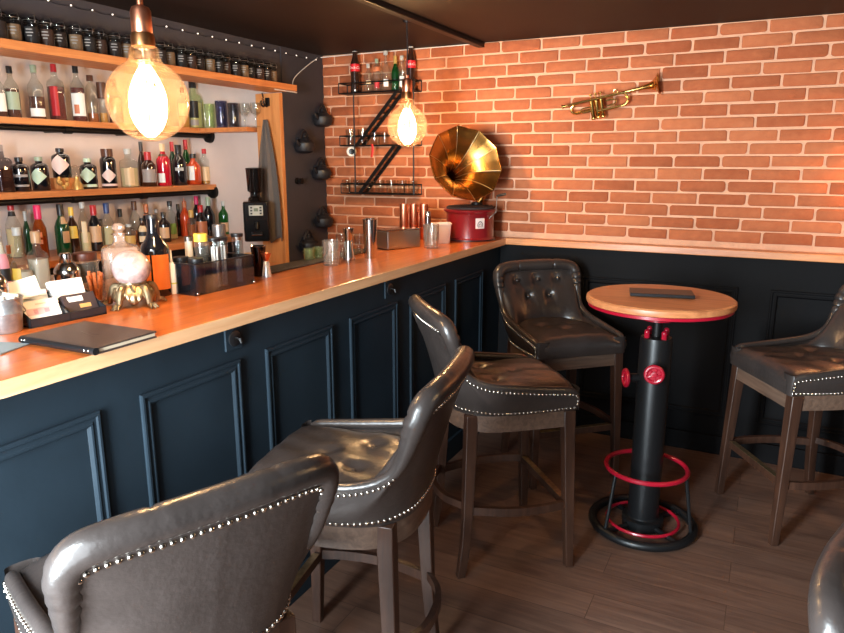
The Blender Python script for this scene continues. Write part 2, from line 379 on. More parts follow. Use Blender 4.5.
t = thing('service_ledge', 'wooden service ledge joined behind the near end of the bar top', 'worktop', (-2.16, 1.4, 0))
P_(MB().span((-2.36, .75, 1.135), (XB - .522, 2.02, ZB)), 'ledge_top', M_counter, t, smooth=0, bevel=.003)
P_(MB().span((-2.30, .80, 0), (XB - .60, 1.97, 1.1345)), 'ledge_cabinet', M_wains, t, smooth=0, bevel=.003)
# back bar
sh = MB().span((XBACK + .001, YREAR + .02, 1.115), (-3.22, YR - .001, 1.152)).build('bottle_step', M_shelfw, smooth=0, bevel=.003); tag(sh, 'upper wooden step of the back bar carrying the lowest bottle row', 'worktop')
t = thing('back_bar_cabinet', 'dark cabinet with a wooden top standing behind the bar', 'cabinet', (-3.3, 1.2, 0))
P_(MB().span((XBACK + .001, YREAR + .02, 0), (-3.24, YR - .001, 1.113)), 'riser', M_wains, t, smooth=0)
P_(MB().span((-3.24, YREAR + .02, 0), (-2.86, YR - .04, .955)), 'carcass', M_wains, t, smooth=0)
P_(MB().span((-3.24, YREAR + .02, .955), (-2.84, YR - .04, .985)), 'cabinet_top', M_shelfw, t, smooth=0, bevel=.003)
ZLOW = 1.152; ZFRONT = .985; ZS3 = 1.490; ZS2 = 1.858; ZJ = 2.103
def pipe_shelf(name, lab, ztop, thick, y0, y1, xf, extra=False):
    t = thing(name, lab, 'shelf', (xf, y0, ztop))
    P_(MB().span((XBACK + .002, y0, ztop - thick), (xf, y1, ztop)), 'board', M_shelfw, t, smooth=0, bevel=.002)
    mb = MB(); zp = ztop - thick - .0165; mb.tube([(xf - .03, y0, zp), (xf - .03, y1 - .02, zp)], .0155, 12)
    P_(mb, 'pipe', M_iron, t)
    P_(MB().cyl((xf - .03, y1 - .022, zp), (xf - .03, y1 - .001, zp), .042, .046, 24), 'flange', M_iron, t)
    for y in (2.55, 3.02):
        mb = MB(); mb.cyl((xf - .03, y - .022, zp), (xf - .03, y + .022, zp), .0215, n=14); mb.cyl((xf - .03, y, zp), (XBACK + .004, y, zp), .0135, n=12)
        mb.cyl((xf - .045, y, zp), (xf - .02, y, zp), .02, n=14)
        P_(mb, 'bracket', M_iron, t)
    return t
pipe_shelf('pipe_shelf', 'middle bottle shelf on black iron pipe, ending in a round flange', ZS3, .034, YREAR + .02, YR - .001, -3.41)
pipe_shelf('pipe_shelf', 'upper bottle shelf on black iron pipe under the jar shelf', ZS2, .032, YREAR + .02, YR - .001, -3.41)
gs = MB(); gs.span((-3.409, YR - .13, ZS2 - .030), (XD - .19, YR - .001, ZS2 - .002))
tag(gs.build('corner_shelf', M_shelfw, smooth=0, bevel=.002), 'short shelf holding glassware beside the wooden post', 'shelf')
js = MB().span((-2.90, YREAR + .02, ZJ - .036), (-2.69, YR - .012, ZJ)).build('jar_shelf', M_shelfw, smooth=0, bevel=.002)
tag(js, 'topmost honey wood shelf carrying the row of small jars', 'shelf')

# ------------------------------------------------------------------ bar stools (front = +x, left = +y)
def make_stool(label, loc, rz):
    t = thing('bar_stool', label, 'bar stool', loc, rz, 'leather bar stools')
    NH = 90
    Eh = resample(catmull([(-.345, 0, 1.078), (-.341, .10, 1.077), (-.328, .19, 1.072), (-.312, .238, 1.058), (-.296, .256, 1.022), (-.270, .252, .955), (-.240, .246, .890), (-.200, .246, .845), (-.12, .251, .812), (.02, .256, .793), (.14, .255, .780), (.215, .252, .772), (.245, .246, .762)], 12), NH)
    Bh = resample(catmull([(-.238, 0, .688), (-.232, .085, .688), (-.212, .150, .688), (-.165, .205, .688), (-.085, .236, .688), (.03, .246, .688), (.15, .246, .688), (.246, .242, .688)], 12), NH)
    # match parameters: the base point that lies under each edge point, by position along the U
    mir = lambda P: [Vector((p.x, -p.y, p.z)) for p in P[:0:-1]] + P
    E = mir(Eh); B = mir(Bh); n = len(E)
    s = [abs(i - (NH - 1)) / (NH - 1) for i in range(n)]
    back = [smooth01((e.z - .83) / .2) for e in E]
    def outer(i, v):
        k = v ** (1 + .5 * back[i]); p = B[i].lerp(E[i], k); p.z = B[i].z + (E[i].z - B[i].z) * v
        nrm = Vector((E[i].x - .02, E[i].y, 0)).normalized()
        return p + nrm * (.010 * math.sin(PI * min(1, v)) * (1 - back[i]) + .006 * back[i] * math.sin(PI * v))
    mb = MB(); rows = []
    for j in range(15): rows.append([outer(i, j / 14 * .975) for i in range(n)])
    mb.grid(rows)
    # inner, buttoned face
    btn = [(y, z) for y in (-.125, 0, .125) for z in (.995,)] + [(y, z) for y in (-.065, .065) for z in (.905,)]
    inner_b = [Vector((b.x + .055 if b.x < -.1 else b.x * .93 + .012, b.y * (.80 if b.x < .05 else .80), .755)) for b in B]
    rows = []
    for j in range(25):
        v = j / 24; row = []
        for i in range(n):
            a = E[i] + Vector((0, 0, -.012)); p = a.lerp(inner_b[i], v); p.z = a.z + (inner_b[i].z - a.z) * (v ** .9)
            fw = Vector((.06 - p.x, -p.y * .6, 0)).normalized()
            pad = .034 * back[i] * math.sin(PI * min(1, v * 1.02 + .05)) ** .6 if v < .96 else 0
            dim = 0
            for (by, bz) in btn:
                d2 = (p.y - by) ** 2 + (p.z - bz) ** 2; dim = max(dim, math.exp(-d2 / .0007))
                for dx in (-.065, .065):
                    # diamond folds between buttons
                    for sg in (-1, 1):
                        u = ((p.y - by) * dx + (p.z - bz) * sg * .09) / (dx * dx + .0081)
                        if 0 < u < .55:
                            q = abs((p.y - by) * sg * .09 - (p.z - bz) * dx) / math.hypot(dx, .09); dim = max(dim, .45 * math.exp(-(q / .006) ** 2) * (1 - u))
            row.append(p + fw * pad * (1 - .9 * dim))
        rows.append(row)
    mb.grid(rows, flip=True)
    # rolled top edge with pleats
    pleats = [.12, .30, .335, .37, .40]
    R = []
    for i in range(n):
        r = .016 + .015 * back[i]
        for q in pleats: r *= 1 - .16 * math.exp(-((s[i] - q) / .005) ** 2)
        R.append(r)
    for i in range(4): R[i] *= (.35, .72, .9, .98)[i]; R[n - 1 - i] *= (.35, .72, .9, .98)[i]
    def nout(i): return Vector((E[i].x - .02, E[i].y, 0)).normalized()
    path = [E[i] - nout(i) * (R[i] * .86) + Vector((0, 0, -.2 * R[i])) for i in range(n)]
    mb.tube(path, R, 14)
    # front ends of the arms
    for sg in (-1, 1):
        rows = []
        for j in range(7):
            a = PI * j / 6
            rows.append([Vector((.246 + .012 * math.sin(a), sg * (.214 + .036 * math.cos(a) * -1), z)) for z in (.688, .72, .75, .775)])
        mb.grid(rows)
    shell = mb.build('backrest', M_leather, t, smooth=50)
    # nailheads
    nb = MB()
    def nail(p, nr):
        q = Vector((0, 0, 1)).rotation_difference(nr.normalized()).to_matrix(); r = .0058
        nb.lathe([(r, -.001), (r * .95, r * .25), (r * .6, r * .62), (0, r * .75)], p, 8, M=q)
    def run(fn, gap=.0165):
        pts = [fn(i) for i in range(n)]; acc = gap
        for i in range(1, n):
            a, na = pts[i - 1]; b, nbv = pts[i]; L = (b - a).length
            while acc <= L + 1e-9 and L > 0:
                k = acc / L; nail(a.lerp(b, k), na.lerp(nbv, k)); acc += gap
            acc -= L
    def onouter(i, v):
        i0, i1 = max(0, i - 1), min(n - 1, i + 1); p = outer(i, v)
        tv = outer(i, min(1, v + .03)) - outer(i, v - .03); tu = outer(i1, v) - outer(i0, v); nr = tu.cross(tv)
        if nr.dot(Vector((p.x - .02, p.y, 0))) < 0: nr = -nr
        nr.normalize(); return p + nr * .0012, nr
    def drop(i):
        tg = (E[min(n - 1, i + 1)] - E[max(0, i - 1)]).normalized(); ch = math.hypot(tg.x, tg.y)
        return (.017 + .026 * back[i]) / max(ch, .2)
    run(lambda i: onouter(i, 1 - min(drop(i), .75 * (E[i].z - B[i].z)) / max(.06, (E[i].z - B[i].z))))
    run(lambda i: onouter(i, max(.03, .008 / max(.06, (E[i] - B[i]).length) + .03)))
    for sg in (0, n - 1):
        for k in range(1, 4): 
            p, nr = onouter(min(n - 2, max(1, sg)), .1 + .2 * k); nail(p, nr)
    nb.build('nailhead_trim', M_nail, shell, smooth=60)
    for by, bz in btn:
        b = MB(); x = -.292 + (1.0 - bz) * .28 + .018; b.ball((x, by, bz), .011, 10, 6); b.build('button', M_leather, shell)
    # seat cushion
    mb = MB(); rows = []; NX, NY = 30, 30; rr = random.Random(5)
    for j in range(NX + 1):
        u = j / NX; x = -.225 + u * .485
        # half width of the cushion inside the shell
        w = .222 if x > -.04 else .222 * max(.02, 1 - abs((x + .04) / .19) ** 2.6) ** .5
        row = []
        for i in range(NY + 1):
            v = i / NY * 2 - 1; y = w * v
            z = .778 + .016 * (1 - abs(v) ** 3) - .012 * abs(v) ** 8
            z += .004 * math.sin(x * 31 + y * 17) * math.exp(-((x - .02) / .12) ** 2) + .003 * math.sin(y * 60 + x * 25) * (1 - abs(v)) * .7
            for bx, by in ((-.04, -.085), (-.04, .085), (.07, 0)): z -= .016 * math.exp(-((x - bx) ** 2 + (y - by) ** 2) / .0007)
            if x > .215: k = (x - .215) / .045; z -= .03 * (1 - math.sqrt(max(0, 1 - k * k)))
            row.append(Vector((x, y, z)))
        rows.append(row)
    last = rows[-1]
    for k, (dx, z) in enumerate(((.004, .745), (.004, .715), (0, .690))): rows.append([Vector((p.x + dx * (1 - abs(i / NY * 2 - 1) ** 6), p.y, z)) for i, p in enumerate(last)])
    rows.append([Vector((.0, p.y, .690)) for p in last])
    mb.grid(rows); mb.build('seat', M_leather, t, smooth=60)
    for bx, by in ((-.04, -.085), (-.04, .085), (.07, 0)):
        b = MB(); b.ball((bx, by, .776), .010, 10, 6, .6); b.build('seat_button', M_leather, t)
    # apron
    mb = MB(); Bo = [Vector((b.x * .985, b.y * .985, 0)) for b in B]; Bi = [Vector((b.x * .90 + .004, b.y * .90, 0)) for b in B]
    loop = Bo + [Vector((.243, -.05, 0)), Vector((.243, .05, 0))][::-1]
    loop = Bo; li = Bi
    fx = .238
    ring = lambda L, z: [Vector((min(p.x, fx), p.y, z)) for p in L]
    mb.grid([ring(li, .620), ring(loop, .620), ring(loop, .6885), ring(li, .6885), ring(li, .620)], closed=True)
    mb.build('apron', M_apronwood, t, smooth=50)
    # legs
    def leg(top, foot, a, b):
        m_ = MB(); T = Vector(top); Fo = Vector(foot); rows = []
        for k in range(9):
            v = k / 8; c = T.lerp(Fo, v); w = a + (b - a) * v
            if v > .6: c += Vector((-.018 if T.x < 0 else 0, 0, 0)) * ((v - .6) / .4) ** 2
            rows.append([c + Vector(q) for q in ((-w, -w, 0), (w, -w, 0), (w, w, 0), (-w, w, 0))])
        m_.grid(rows, True); m_.add(rows[0], [(0, 1, 2, 3)]); m_.add(rows[-1], [(3, 2, 1, 0)])
        m_.build('leg', M_legwood, t, smooth=30, bevel=.003)
    for sg in (-1, 1):
        leg((.216, sg * .222, .686), (.244, sg * .240, 0), .0245, .0165)
        leg((-.172, sg * .182, .686), (-.196, sg * .204, 0), .0245, .0165)
    for sg in (-1, 1):
        m_ = MB(); pts = catmull([(-.18, sg * .197, .285), (-.02, sg * .245, .283), (.12, sg * .25, .281), (.222, sg * .232, .28)], 8)
        m_.grid([[p + Vector(q) for q in ((0, -.010, -.017), (0, .010, -.017), (0, .010, .017), (0, -.010, .017))] for p in pts], True); m_.build('stretcher', M_legwood, t, smooth=40)
    m_ = MB(); pts = catmull([(-.183, -.195, .30), (-.245, -.10, .30), (-.26, 0, .30), (-.245, .10, .30), (-.183, .195, .30)], 8)
    m_.grid([[p + Vector(q) for q in ((-.010, 0, -.015), (.010, 0, -.015), (.010, 0, .015), (-.010, 0, .015))] for p in pts], True); m_.build('stretcher', M_legwood, t, smooth=40)
    f = MB().span((.212, -.225, .262), (.234, .225, .296)).build('footrest', M_legwood, t, smooth=0, bevel=.002)
    MB().span((.2105, -.20, .2955), (.2360, .20, .2985)).build('kick_plate', M_bronze, f, smooth=0)
    return t
def heading(dx, dy): return math.atan2(dy, dx)
S1 = make_stool('nearest bar stool with its back to us, facing the bar front', (-1.088, .915, 0), heading(-.932, .37))
dup(S1, (-1.048, 1.603, 0), heading(-.98, -.19), 'second bar stool along the bar front, its curved back seen from the side')
dup(S1, (-.948, 2.568, 0), heading(.752, .659), 'third bar stool, turned away from the bar towards the round table')
dup(S1, (-.945, 3.488, 0), heading(.687, -.726), 'bar stool in the far corner between the bar and the round table, facing us')
dup(S1, (.241, 3.442, 0), heading(-.857, -.515), 'bar stool to the right of the round table under the black wainscot')
dup(S1, (.478, 1.06, 0), heading(.94, -.34), 'bar stool cut off by the bottom right corner, only the rolled back edge showing')

# ------------------------------------------------------------------ round pub table
tx, ty = -.386, 3.02
T = thing('pub_table', 'round high table with wooden top on a black pipe pedestal with red fittings', 'table', (tx, ty, 0))
MB().lathe([(0, 1.048), (.296, 1.048), (.304, 1.052), (.306, 1.062), (.304, 1.074), (.296, 1.080), (0, 1.080)], n=96).build('tabletop', M_tablew, T)
MB().lathe([(.20, 1.033), (.292, 1.033), (.297, 1.036), (.297, 1.0478), (.20, 1.0478)], n=96).build('rim_band', M_red, T)
M_colmetal = mat('matt_black_pipe', rgb(24, 25, 27), .38, metal=.3)
MB().lathe([(.0, .03), (.092, .03), (.092, .05), (.072, .055), (.068, .06), (.068, .885), (.064, .9), (.03, .905), (0, .905)], n=40).build('pedestal', M_colmetal, T)
MB().lathe([(.022, .9), (.022, 1.047), (0, 1.047)], n=20).build('screw_rod', M_iron, T)
mb = MB(); mb.lathe([(.0, .975), (.05, .973), (.066, .977), (.066, .988), (.05, .992), (.023, .994)], n=32)
mb.build('valve_flange', M_red, T)
for k in range(4):
    a = PI / 4 + k * PI / 2; mb = MB(); mb.cyl((.05 * math.cos(a), .05 * math.sin(a), .898), (.05 * math.cos(a), .05 * math.sin(a), .925), .012, n=8); mb.ball((.05 * math.cos(a), .05 * math.sin(a), .925), .013, 10, 6)
    mb.build('collar_stud', M_red, T)
def valve(az, z, name='valve_wheel'):
    d = Vector((math.cos(az), math.sin(az), 0)); M = Vector((0, 0, 1)).rotation_difference(d).to_matrix()
    st = MB(); st.cyl(d * .06 + Vector((0, 0, z)), d * .118 + Vector((0, 0, z)), .019, n=16); s_ = st.build('valve_stub', M_colmetal, T)
    w = MB(); w.ring(d * .122 + Vector((0, 0, z)), .034, .009, 28, 10, M); w.lathe([(0, .114), (.028, .114), (.033, .119), (.028, .124), (.012, .124), (.012, .132), (0, .134)], (0, 0, z), 24, M=M)
    for k in range(5):
        a = 2 * PI * k / 5; q = M @ Vector((math.cos(a), math.sin(a), 0)); w.cyl(d * .124 + Vector((0, 0, z)) + q * .008, d * .124 + Vector((0, 0, z)) + q * .034, .0045, n=8)
    w.build(name, M_red, s_)
camdir = math.atan2(-ty, -tx)
valve(camdir + .02, .765); valve(camdir - 1.22, .715)
mb = MB(); mb.ring((0, 0, .021), .222, .020, 72, 12)
for k in range(4):
    a = camdir + PI / 4 + k * PI / 2; mb.cyl((.06 * math.cos(a), .06 * math.sin(a), .022), (.215 * math.cos(a), .215 * math.sin(a), .022), .013, n=10)
mb.lathe([(0, .006), (.09, .006), (.09, .032), (0, .032)], n=32)
mb.build('base_ring', M_colmetal, T)
MB().ring((0, 0, .034), .158, .0075, 72, 8).build('base_trim_ring', M_red, T)
FR = MB(); FR.ring((0, 0, .292), .176, .0105, 72, 10); fr = FR.build('foot_ring', M_red, T)
for k in range(3):
    a = camdir + PI / 3 + .25 + k * 2 * PI / 3
    MB().cyl((.176 * math.cos(a), .176 * math.sin(a), .288), (.214 * math.cos(a), .214 * math.sin(a), .035), .008, n=10).build('strut', M_colmetal, fr)
mc = on(661, 295, 2, 1.080)
t = thing('menu_folder', 'slim dark menu folder lying on the round table', 'menu', (mc.x, mc.y, 1.0805), D2R(12))
M_mleather = mat('brown_menu_leatherette', rgb(62, 48, 44), .42, bump=.1, bscale=300)
MB().box((0, 0, .0035), (.26, .13, .005)).build('front_cover', M_mleather, t, smooth=0, bevel=.0015)
MB().box((0, 0, .0085), (.256, .126, .003)).build('pages', M_cream, t, smooth=0)
MB().box((0, 0, .0125), (.26, .13, .005)).build('back_cover', M_mleather, t, smooth=0, bevel=.0015)
MB().box((0, -.064, .008), (.26, .006, .014)).build('spine', M_blackpl, t, smooth=0, bevel=.002)

# ------------------------------------------------------------------ pendant bulbs
M_fil = mat('glowing_filament', (1, .7, .3, 1), .5, emit=(1, .80, .52, 1), estr=90)
def pendant(label, c, r, power):
    t = thing('pendant_bulb', label, 'pendant lamp', c, 0, 'globe pendant lamps')
    prof = [(.0001, -r)]
    for k in range(1, 25):
        a = PI * k / 28; prof.append((r * math.sin(a), -r * math.cos(a)))
    rn = prof[-1][0]; zt = prof[-1][1]; rk = .36 * r
    prof += [(rk * 1.12, zt + .06 * r), (rk, zt + .15 * r), (rk * .97, zt + .34 * r), (rk * .8, zt + .40 * r)]
    ztop = prof[-1][1]
    MB().lathe(prof, n=48).build('globe', M_bulbglass, t, smooth=60)
    cap = MB(); cap.lathe([(rk * .78, ztop - .002), (rk * .80, ztop + .02), (rk * .72, ztop + .032), (0, ztop + .032)], n=28)
    cap.build('screw_cap', mat('bulb_cap_brass', rgb(190, 130, 84), .3, metal=1), t)
    so = MB(); z0 = ztop + .028; so.lathe([(.024, z0), (.0265, z0 + .004), (.0265, z0 + .058), (.022, z0 + .068), (.0085, z0 + .074), (.0085, z0 + .088), (0, z0 + .089)], n=28)
    so.build('lamp_socket', M_copper, t)
    z1 = z0 + .085; top_ = ZC - c[2]
    MB().tube([(0, 0, z1), (.002, .001, (z1 + top_) / 2), (0, 0, top_ - .012)], .0032, 8).build('cord', M_iron, t)
    MB().lathe([(0, top_ - .016), (.016, top_ - .014), (.02, top_), (0, top_)], n=16).build('ceiling_hook', M_iron, t)
    f = MB(); m = 10
    for k in range(m):
        a = 2 * PI * k / m; a2 = a + .5
        f.tube(catmull([(q_ * r * math.cos(a + w_), q_ * r * math.sin(a + w_), z_ * r) for q_, w_, z_ in ((.10, 0, .82), (.28, .1, .5), (.41, .22, .1), (.40, .32, -.35), (.26, .42, -.68), (.08, .5, -.86))], 5), .0034, 6)
    fo = f.build('filament', M_fil, t, smooth=60)
    st = MB(); st.cyl((0, 0, ztop - .005), (0, 0, .62 * r), .011, .006, 12); st.build('stem', M_glass, t)
    ld = bpy.data.lights.new('bulb_light', 'POINT'); ld.energy = power; ld.color = (1, .62, .32); ld.shadow_soft_size = .045
    lo = bpy.data.objects.new('bulb_light', ld); COL.objects.link(lo); lo.location = (0, 0, -.005); lo.parent = t
    return t
pendant('large glowing globe bulb hanging over the near bar end, in front of the jars', (-1.545, 1.40, 1.803), .108, 34)
pendant('glowing globe bulb hanging farther off, in front of the brick wall shelf', (-1.735, 3.262, 1.822), .105, 36)

pendant('globe bulb hanging over the right side of the room beyond the picture', (1.0, 2.15, 1.81), .103, 14)
# ------------------------------------------------------------------ daylight
def area(name, loc, rot, sx, sy, e, col):
    l = bpy.data.lights.new(name, 'AREA'); l.shape = 'RECTANGLE'; l.size = sx; l.size_y = sy; l.energy = e; l.color = col
    o = bpy.data.objects.new(name, l); COL.objects.link(o); o.location = loc; o.rotation_euler = rot; return o
XM = -.90
area('window_daylight', ((WX0 + XM) / 2, YREAR - .13, (WZ0 + WZ1) / 2), (PI / 2, 0, 0), XM - WX0, WZ1 - WZ0, 420, (.86, .94, 1.0))
area('window_daylight', ((XM + WX1) / 2, YREAR - .13, (WZ0 + WZ1) / 2), (PI / 2, 0, 0), WX1 - XM, WZ1 - WZ0, 50, (.90, .95, 1.0))
w = bpy.data.worlds.new('sky'); sc.world = w; w.use_nodes = True
w.node_tree.nodes['Background'].inputs[0].default_value = (.62, .78, 1, 1); w.node_tree.nodes['Background'].inputs[1].default_value = 1.0
# wall lamp just beyond the right edge of the picture
def point(name, loc, e, col, r=.04):
    l = bpy.data.lights.new(name, 'POINT'); l.energy = e; l.color = col; l.shadow_soft_size = r
    o = bpy.data.objects.new(name, l); COL.objects.link(o); o.location = loc; return o
point('wall_lamp_light', (.53, YW - .13, 1.58), 8, (1, .55, .25), .05)
t = thing('wall_lamp', 'small brass wall lamp on the brick just beyond the right picture edge', 'wall lamp', (.53, YW - .012, 1.62))
MB().cyl((0, 0, 0), (0, -.02, 0), .04, .036, 24).build('back_plate', M_brass, t)
MB().tube(catmull([(0, -.01, 0), (0, -.06, .01), (0, -.11, .0), (0, -.118, -.005)], 6), .007, 10).build('arm', M_brass, t)
MB().lathe([(.02, -.01), (.03, -.03), (.06, -.12), (.058, -.12), (.027, -.03), (.018, -.012)], (0, -.118, 0), 28).build('shade', glass('amber_shade', (1, .8, .55, 1), .8, .1), t)
# led strips under the shelves
area('shelf_led_light', (-3.2, 2.4, ZJ - .05), (0, D2R(20), 0), .02, 2.3, 3.2, (1, .76, .52))
area('shelf_led_light', (-3.50, 2.7, ZS2 - .07), (0, D2R(15), 0), .02, 1.7, 1.3, (1, .84, .70))
vs = sc.view_settings; sc.display_settings.display_device = 'sRGB'; vs.view_transform = 'Standard'; vs.look = 'None'; vs.exposure = 0; vs.gamma = 1; vs.use_curve_mapping = False
sc.cycles.transparent_max_bounces = 20; sc.cycles.max_bounces = 10; sc.cycles.sample_clamp_indirect = 6
sc.cycles.use_denoising = True

# ------------------------------------------------------------------ bottles
def toward(p): return math.atan2(CAM.y - p.y, CAM.x - p.x)
STY = {
 'whisky': ([(.94, 0), (1, .02), (1, .57), (.95, .63), (.62, .71), (.38, .765), (.33, .82), (.33, .93)], .86, 0),
 'wine': ([(.95, 0), (1, .02), (1, .50), (.96, .57), (.72, .66), (.44, .735), (.35, .80), (.34, .95)], .78, 0),
 'apoth': ([(.95, 0), (1, .02), (1, .66), (.96, .73), (.74, .79), (.42, .82), (.38, .86), (.38, .93)], .875, 0),
 'slim': ([(.95, 0), (1, .02), (1, .60), (.86, .66), (.52, .75), (.42, .85), (.40, .95)], .88, 0),
 'square': ([(.94, 0), (1, .02), (1, .64), (.9, .70), (.45, .745), (.36, .79), (.34, .94)], .86, 5),
 'bulb': ([(.7, 0), (.9, .04), (1, .2), (1, .38), (.85, .52), (.5, .62), (.30, .70), (.28, .88), (.34, .92)], .90, 0),
 'coke': ([(.88, 0), (.95, .02), (.98, .12), (.86, .30), (.96, .48), (1, .58), (.92, .68), (.62, .80), (.44, .90), (.42, .95)], .955, 0),
 'stout': ([(.95, 0), (1, .02), (1, .56), (.95, .62), (.60, .70), (.44, .78), (.40, .96)], .93, 0),
 'jar': ([(.94, 0), (1, .03), (1, .72), (.9, .79), (.86, .83)], .82, 0),
}
GL = {
 'jar': glass('jar_glass', (.72, .72, .72, 1), .9, .05, body=.0),
 'clear': glass('bottle_clear', (.88, .90, .88, 1), 1.0, .03, body=.03, bodycol=rgb(240, 235, 225)),
 'smoke': glass('bottle_smoke', (.55, .55, .58, 1), 1.0, .03, body=.08, bodycol=rgb(60, 60, 66)),
 'amber': glass('bottle_amber', (.75, .36, .10, 1), 1.0, .03, body=.25, bodycol=rgb(150, 76, 30)),
 'green': glass('bottle_green', (.16, .48, .18, 1), 1.0, .03, body=.35, bodycol=rgb(20, 84, 40)),
 'pale': glass('bottle_pale_green', (.84, .92, .74, 1), 1.0, .03, body=.10, bodycol=rgb(220, 225, 180)),
 'black': mat('bottle_black', rgb(18, 18, 22), .10, spec=.6, coat=.5),
 'brown': mat('bottle_brown', rgb(46, 24, 16), .10, spec=.6, coat=.5),
 'red': mat('bottle_red', rgb(186, 24, 44), .10, spec=.6, coat=.5),
 'orange': mat('bottle_orange_red', rgb(190, 66, 28), .10, spec=.6, coat=.5),
 'dgreen': mat('bottle_deep_green', rgb(14, 62, 34), .10, spec=.6, coat=.5),
}
LIQ = {'whisky': rgb(150, 78, 30), 'dark': rgb(78, 34, 20), 'maroon': rgb(92, 24, 24), 'gold': rgb(196, 138, 60), 'pale': rgb(216, 196, 150), 'red': rgb(180, 30, 40), 'milky': rgb(220, 210, 196)}
PAP = {'white': rgb(232, 228, 222), 'cream': rgb(218, 190, 150), 'tan': rgb(196, 156, 118), 'red': rgb(176, 36, 44), 'black': rgb(30, 28, 30), 'grey': rgb(150, 140, 136), 'pink': rgb(222, 150, 160), 'palegreen': rgb(186, 206, 180), 'palepink': rgb(226, 196, 186), 'green': rgb(120, 160, 84), 'yellow': rgb(222, 184, 76), 'orange': rgb(226, 120, 48), 'blue': rgb(40, 62, 112), 'silver': rgb(176, 176, 172), 'brown': rgb(86, 50, 34), 'hotpink': rgb(214, 40, 96), 'greygreen': rgb(150, 164, 140), 'gold': rgb(190, 150, 80), 'copperish': rgb(190, 110, 70)}
def paper(c): return mat('paper_' + c, PAP[c], .5)
def capm(c): return mat('cap_' + c, PAP[c], .35)
def section(r, a, sq): return r / (abs(math.cos(a)) ** sq + abs(math.sin(a)) ** sq) ** (1 / sq) if sq else r
def wrap(rfun, az, half, z0, z1, sq, rot, diamond=False, n=14, off=.0009):
    """a patch of paper lying on the bottle's own curved face"""
    mb = MB(); rows = []; zc = (z0 + z1) / 2; zh = (z1 - z0) / 2
    for j in range(n + 1):
        row = []
        for i in range(n + 1):
            u = i / n * 2 - 1; v = j / n * 2 - 1
            if diamond: u, v = (u - v) / 2, (u + v) / 2
            a = az + u * half; z = zc + v * zh; r = section(rfun(z), a - rot, sq) + off
            row.append(Vector((r * math.cos(a), r * math.sin(a), z)))
        rows.append(row)
    return mb.grid(rows)
def bottle(label, p, h, r, style='whisky', g='clear', liq=None, level=.5, lab=None, lz=(.12, .48), cap='black', capz=None, half=1.05, diamond=False, extra=(), group=None, name='liquor_bottle', pour=False, capw=1.15, yaw=0):
    prof, cz, sq = STY[style]; cz = capz or cz
    t = thing(name, label, 'bottle', p, 0, group); rot = 0
    pr = [(q * r, z * h) for q, z in prof]
    def rf(z):
        for (a, za), (b, zb) in zip(pr, pr[1:]):
            if za <= z <= zb: return a + (b - a) * ((z - za) / max(1e-6, zb - za))
        return pr[-1][0]
    full = [(0, 0)] + pr + [(0, pr[-1][1])] if pr[-1][1] < cz * h + .02 else [(0, 0)] + pr + [(pr[-1][0] * .8, pr[-1][1])]
    MB().lathe(full, n=32 if sq else 24, sq=sq).build('glass_body', GL[g], t, smooth=45)
    if liq:
        lp = [(0, .012 * h)]; zl = level * h
        for a, z in pr:
            if z < zl and a * .9 > .001: lp.append((a * .93, max(.012 * h, z)))
        lp += [(rf(zl) * .93, zl), (0, zl)]
        MB().lathe(lp, n=32 if sq else 20, sq=sq).build('liquid', mat('liquid_' + liq, LIQ[liq], .2), t, smooth=45)
    az = toward(Vector(p)) - yaw
    if lab: wrap(rf, az, half, lz[0] * h, lz[1] * h, sq, rot, diamond).build('paper_label', paper(lab), t, smooth=60)
    for (c, z0, z1, hw, dz) in extra: wrap(rf, az - dz, hw, z0 * h, z1 * h, sq, rot, off=.0016).build('paper_label', paper(c), t, smooth=60)
    rc = rf(cz * h) * capw + .0008
    if pour:
        MB().lathe([(rc * .9, cz * h), (rc * .95, h * .93), (rc * .35, h * .95), (rc * .22, h * 1.02), (0, h * 1.02)], n=14).build('pourer', capm(cap), t)
    elif cap: MB().lathe([(rc, cz * h), (rc, h * .992), (rc * .94, h), (0, h)], n=18).build('cap', capm(cap), t)
    return t
def row(X, z, base, items, group, where):
    for (px, w, topy, desc, kw) in items:
        kw = dict(kw); xx = kw.pop('X', X); zz = z + kw.pop('dz', 0)
        c = on(px, base if not isinstance(base, tuple) else base[0] + (base[1] - base[0]) * px / 250, 0, xx)
        h = max(.06, on(px, topy, 0, xx).z - zz); r = w / 2 * mpp((xx, c.y, zz + h * .4))
        bottle(desc + where, (xx, c.y, zz + .0008), h, r, group=group, **kw)
BK = dict
